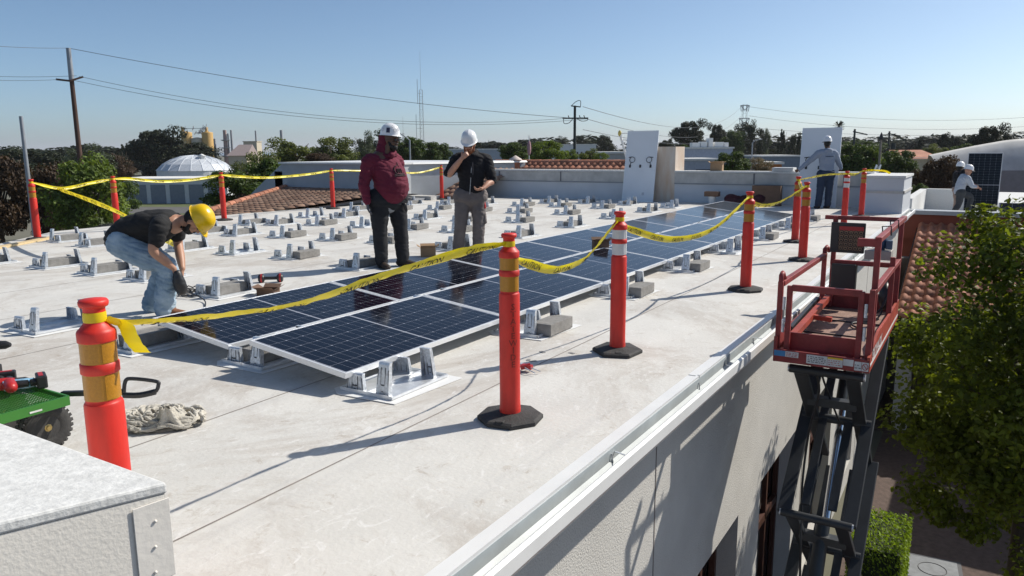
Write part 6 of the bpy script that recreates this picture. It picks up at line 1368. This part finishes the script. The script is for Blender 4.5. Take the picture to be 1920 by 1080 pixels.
# curved roof hall on the right
dep=44; ca=dp(1762,290,dep); cb=dp(1990,290,dep); u=(cb-ca); u.z=0; W=u.length; u.normalize(); t=thing('curved_roof_hall','hall with big pale curved roof and grey wall at the right edge','building',(ca.x,ca.y,-5),math.atan2(u.y,u.x))
zz=lambda px,py: dp(px,py,dep).z+5
prof=cr([(0.0,zz(1748,291),0),(W*.25,zz(1808,279),0),(W*.5,zz(1865,268),0),(W*.7,zz(1920,261),0),(W,zz(1990,257),0),(W*1.5,zz(2050,254),0)],6); q=MB(); vs=[];n_=len(prof)
for p in prof:
    for j in range(5): t_=j/4; zb_=zz(1850,320); vs.append((p.x,1.2*t_,min(p.y,zb_)*1.0+(p.y-min(p.y,zb_))*math.sin(t_*PI/2)))
    vs.append((p.x,1.6,p.y-1.5))
q.add(vs,[(i*6+j,i*6+6+j,i*6+7+j,i*6+j+1) for i in range(n_-1) for j in range(5)],True); q.build('curved_roof',M('pale_curved_roof',(.50,.49,.47),.8,var=.2,vs=.8),t)
q=MB(); q.b2((W*.05,.0,0),(W*1.5,.2,zz(1850,320))); q.build('grey_wall',M('plain_grey_wall',(.22,.22,.23),.8),t); q=MB(); q.lathe([(.12,0),(.12,.9),(.2,.95),(.2,1.05),(0,1.1)],10,(W*.5,.8,zz(1910,322))); q.build('vent_pipe',m_lat,t)
# palm, ladder, fence, yellow bucket bits on the parapet
c=dp(1573,237,130); t=thing('palm_tree','small fan palm above the held panel on the skyline','palm tree',(c.x,c.y,-5),0); h=c.z+5; q=MB(); q.tube([(0,0,0),(0,0,h)],[.2,.14],8); q.build('trunk',m_bark,t); q=MB(); rr=R_(3)
for k in range(60):
    d=V((rr.gauss(0,1),rr.gauss(0,1),rr.gauss(.2,.8))).normalized(); e=d.cross(V((0,0,1)))*.08; q.add([V((0,0,h))-e,V((0,0,h))+d*1.0+e*3,V((0,0,h))+d*1.0-e*3,V((0,0,h))+e],[(0,1,2,3)])
q.build('crown',lf_dark,t)
la=dp(1176,300,30);lb_=dp(1162,250,30); t=thing('ladder','white extension ladder with yellow tip leaning behind the upright panel','ladder',(la.x,la.y,-5),0); q=MB(); d=(lb_-la)
for o_ in (V((0,0,0)),RT0*.42): q.beam(V((0,0,la.z+5))-d*2+o_,V((0,0,la.z+5))+d+o_,.05,.08)
q.build('rails',m_white,t); q=MB()
for k in range(9): p=V((0,0,la.z+5))+d*(-1+k*.25); q.beam(p,p+RT0*.42,.03,.03)
q.build('rungs',m_white,t); q=MB(); ball(q,V((0,0,la.z+5))+d*1.0,(.07,.07,.12)); q.build('yellow_tip',M('faded_yellow',(.5,.4,.1),.6),t)
la=pl(1632,372,0,24.5); t=thing('ladder','small silver ladder top leaning behind the right parapet','ladder',(24.5,la.y,0),0); a=dp(1634,334,25)-V((24.5,la.y,0)); b=dp(1644,309,25)-V((24.5,la.y,0)); q=MB()
for o_ in (V((0,0,0)),RT0*.13): q.beam(a+o_-(b-a),b+o_,.03,.05)
q.build('rails',m_alu,t); q=MB(); 
for k in range(6): p=a+(b-a)*(k/6); q.beam(p,p+RT0*.13,.02,.02)
q.build('rungs',m_alu,t)
p=pl(1344,320,0,22.2); cb_=cbox((22.2,p.y,.925),.1,(.22,.34,.22),'open carton sitting on top of the back parapet',m_card)
q=MB(); 
for k in range(9): q.b2((k*0,-.28+.0,0),(.02,.28,.004)) if k==0 else q.b2((.0,-.28,.012*k),(.45,.28,.012*k+.008))
o=q.build('panel_stack',m_white); o.location=(21.98,pl(1460,325,0,22).y-.1,.922); tag(o,'small stack of white sheets lying on the right parapet','sheets')
t=thing('iron_fence','dark iron fence below the left roof edge','fence'); a=dp(60,455,26);b=dp(245,424,34); q=MB(); n=60
for k in range(n+1): p=a+(b-a)*(k/n); q.beam((p.x,p.y,-2.6-1.2),(p.x,p.y,-1.35),.03,.03)
for z in (-1.45,-3.5): q.beam((a.x,a.y,z),(b.x,b.y,z),.04,.04)
o=q.build('pickets',m_bplast,t)

# ------------------------------------------------------------------ thin summer haze
q=MB(); q.b2((-31000,-31000,-6.2),(31000,31000,95)); hm=D.materials.new('haze_air'); hm.use_nodes=True; n=hm.node_tree.nodes; n.remove(n['Principled BSDF']); pv=n.new('ShaderNodeVolumePrincipled'); pv.inputs['Color'].default_value=(.93,.95,1,1); pv.inputs['Density'].default_value=.00014; pv.inputs['Anisotropy'].default_value=.2
hm.node_tree.links.new(pv.outputs[0],n['Material Output'].inputs['Volume']); hz_=q.build('haze',hm); tag(hz_,kind='stuff'); SC.cycles.volume_bounces=0
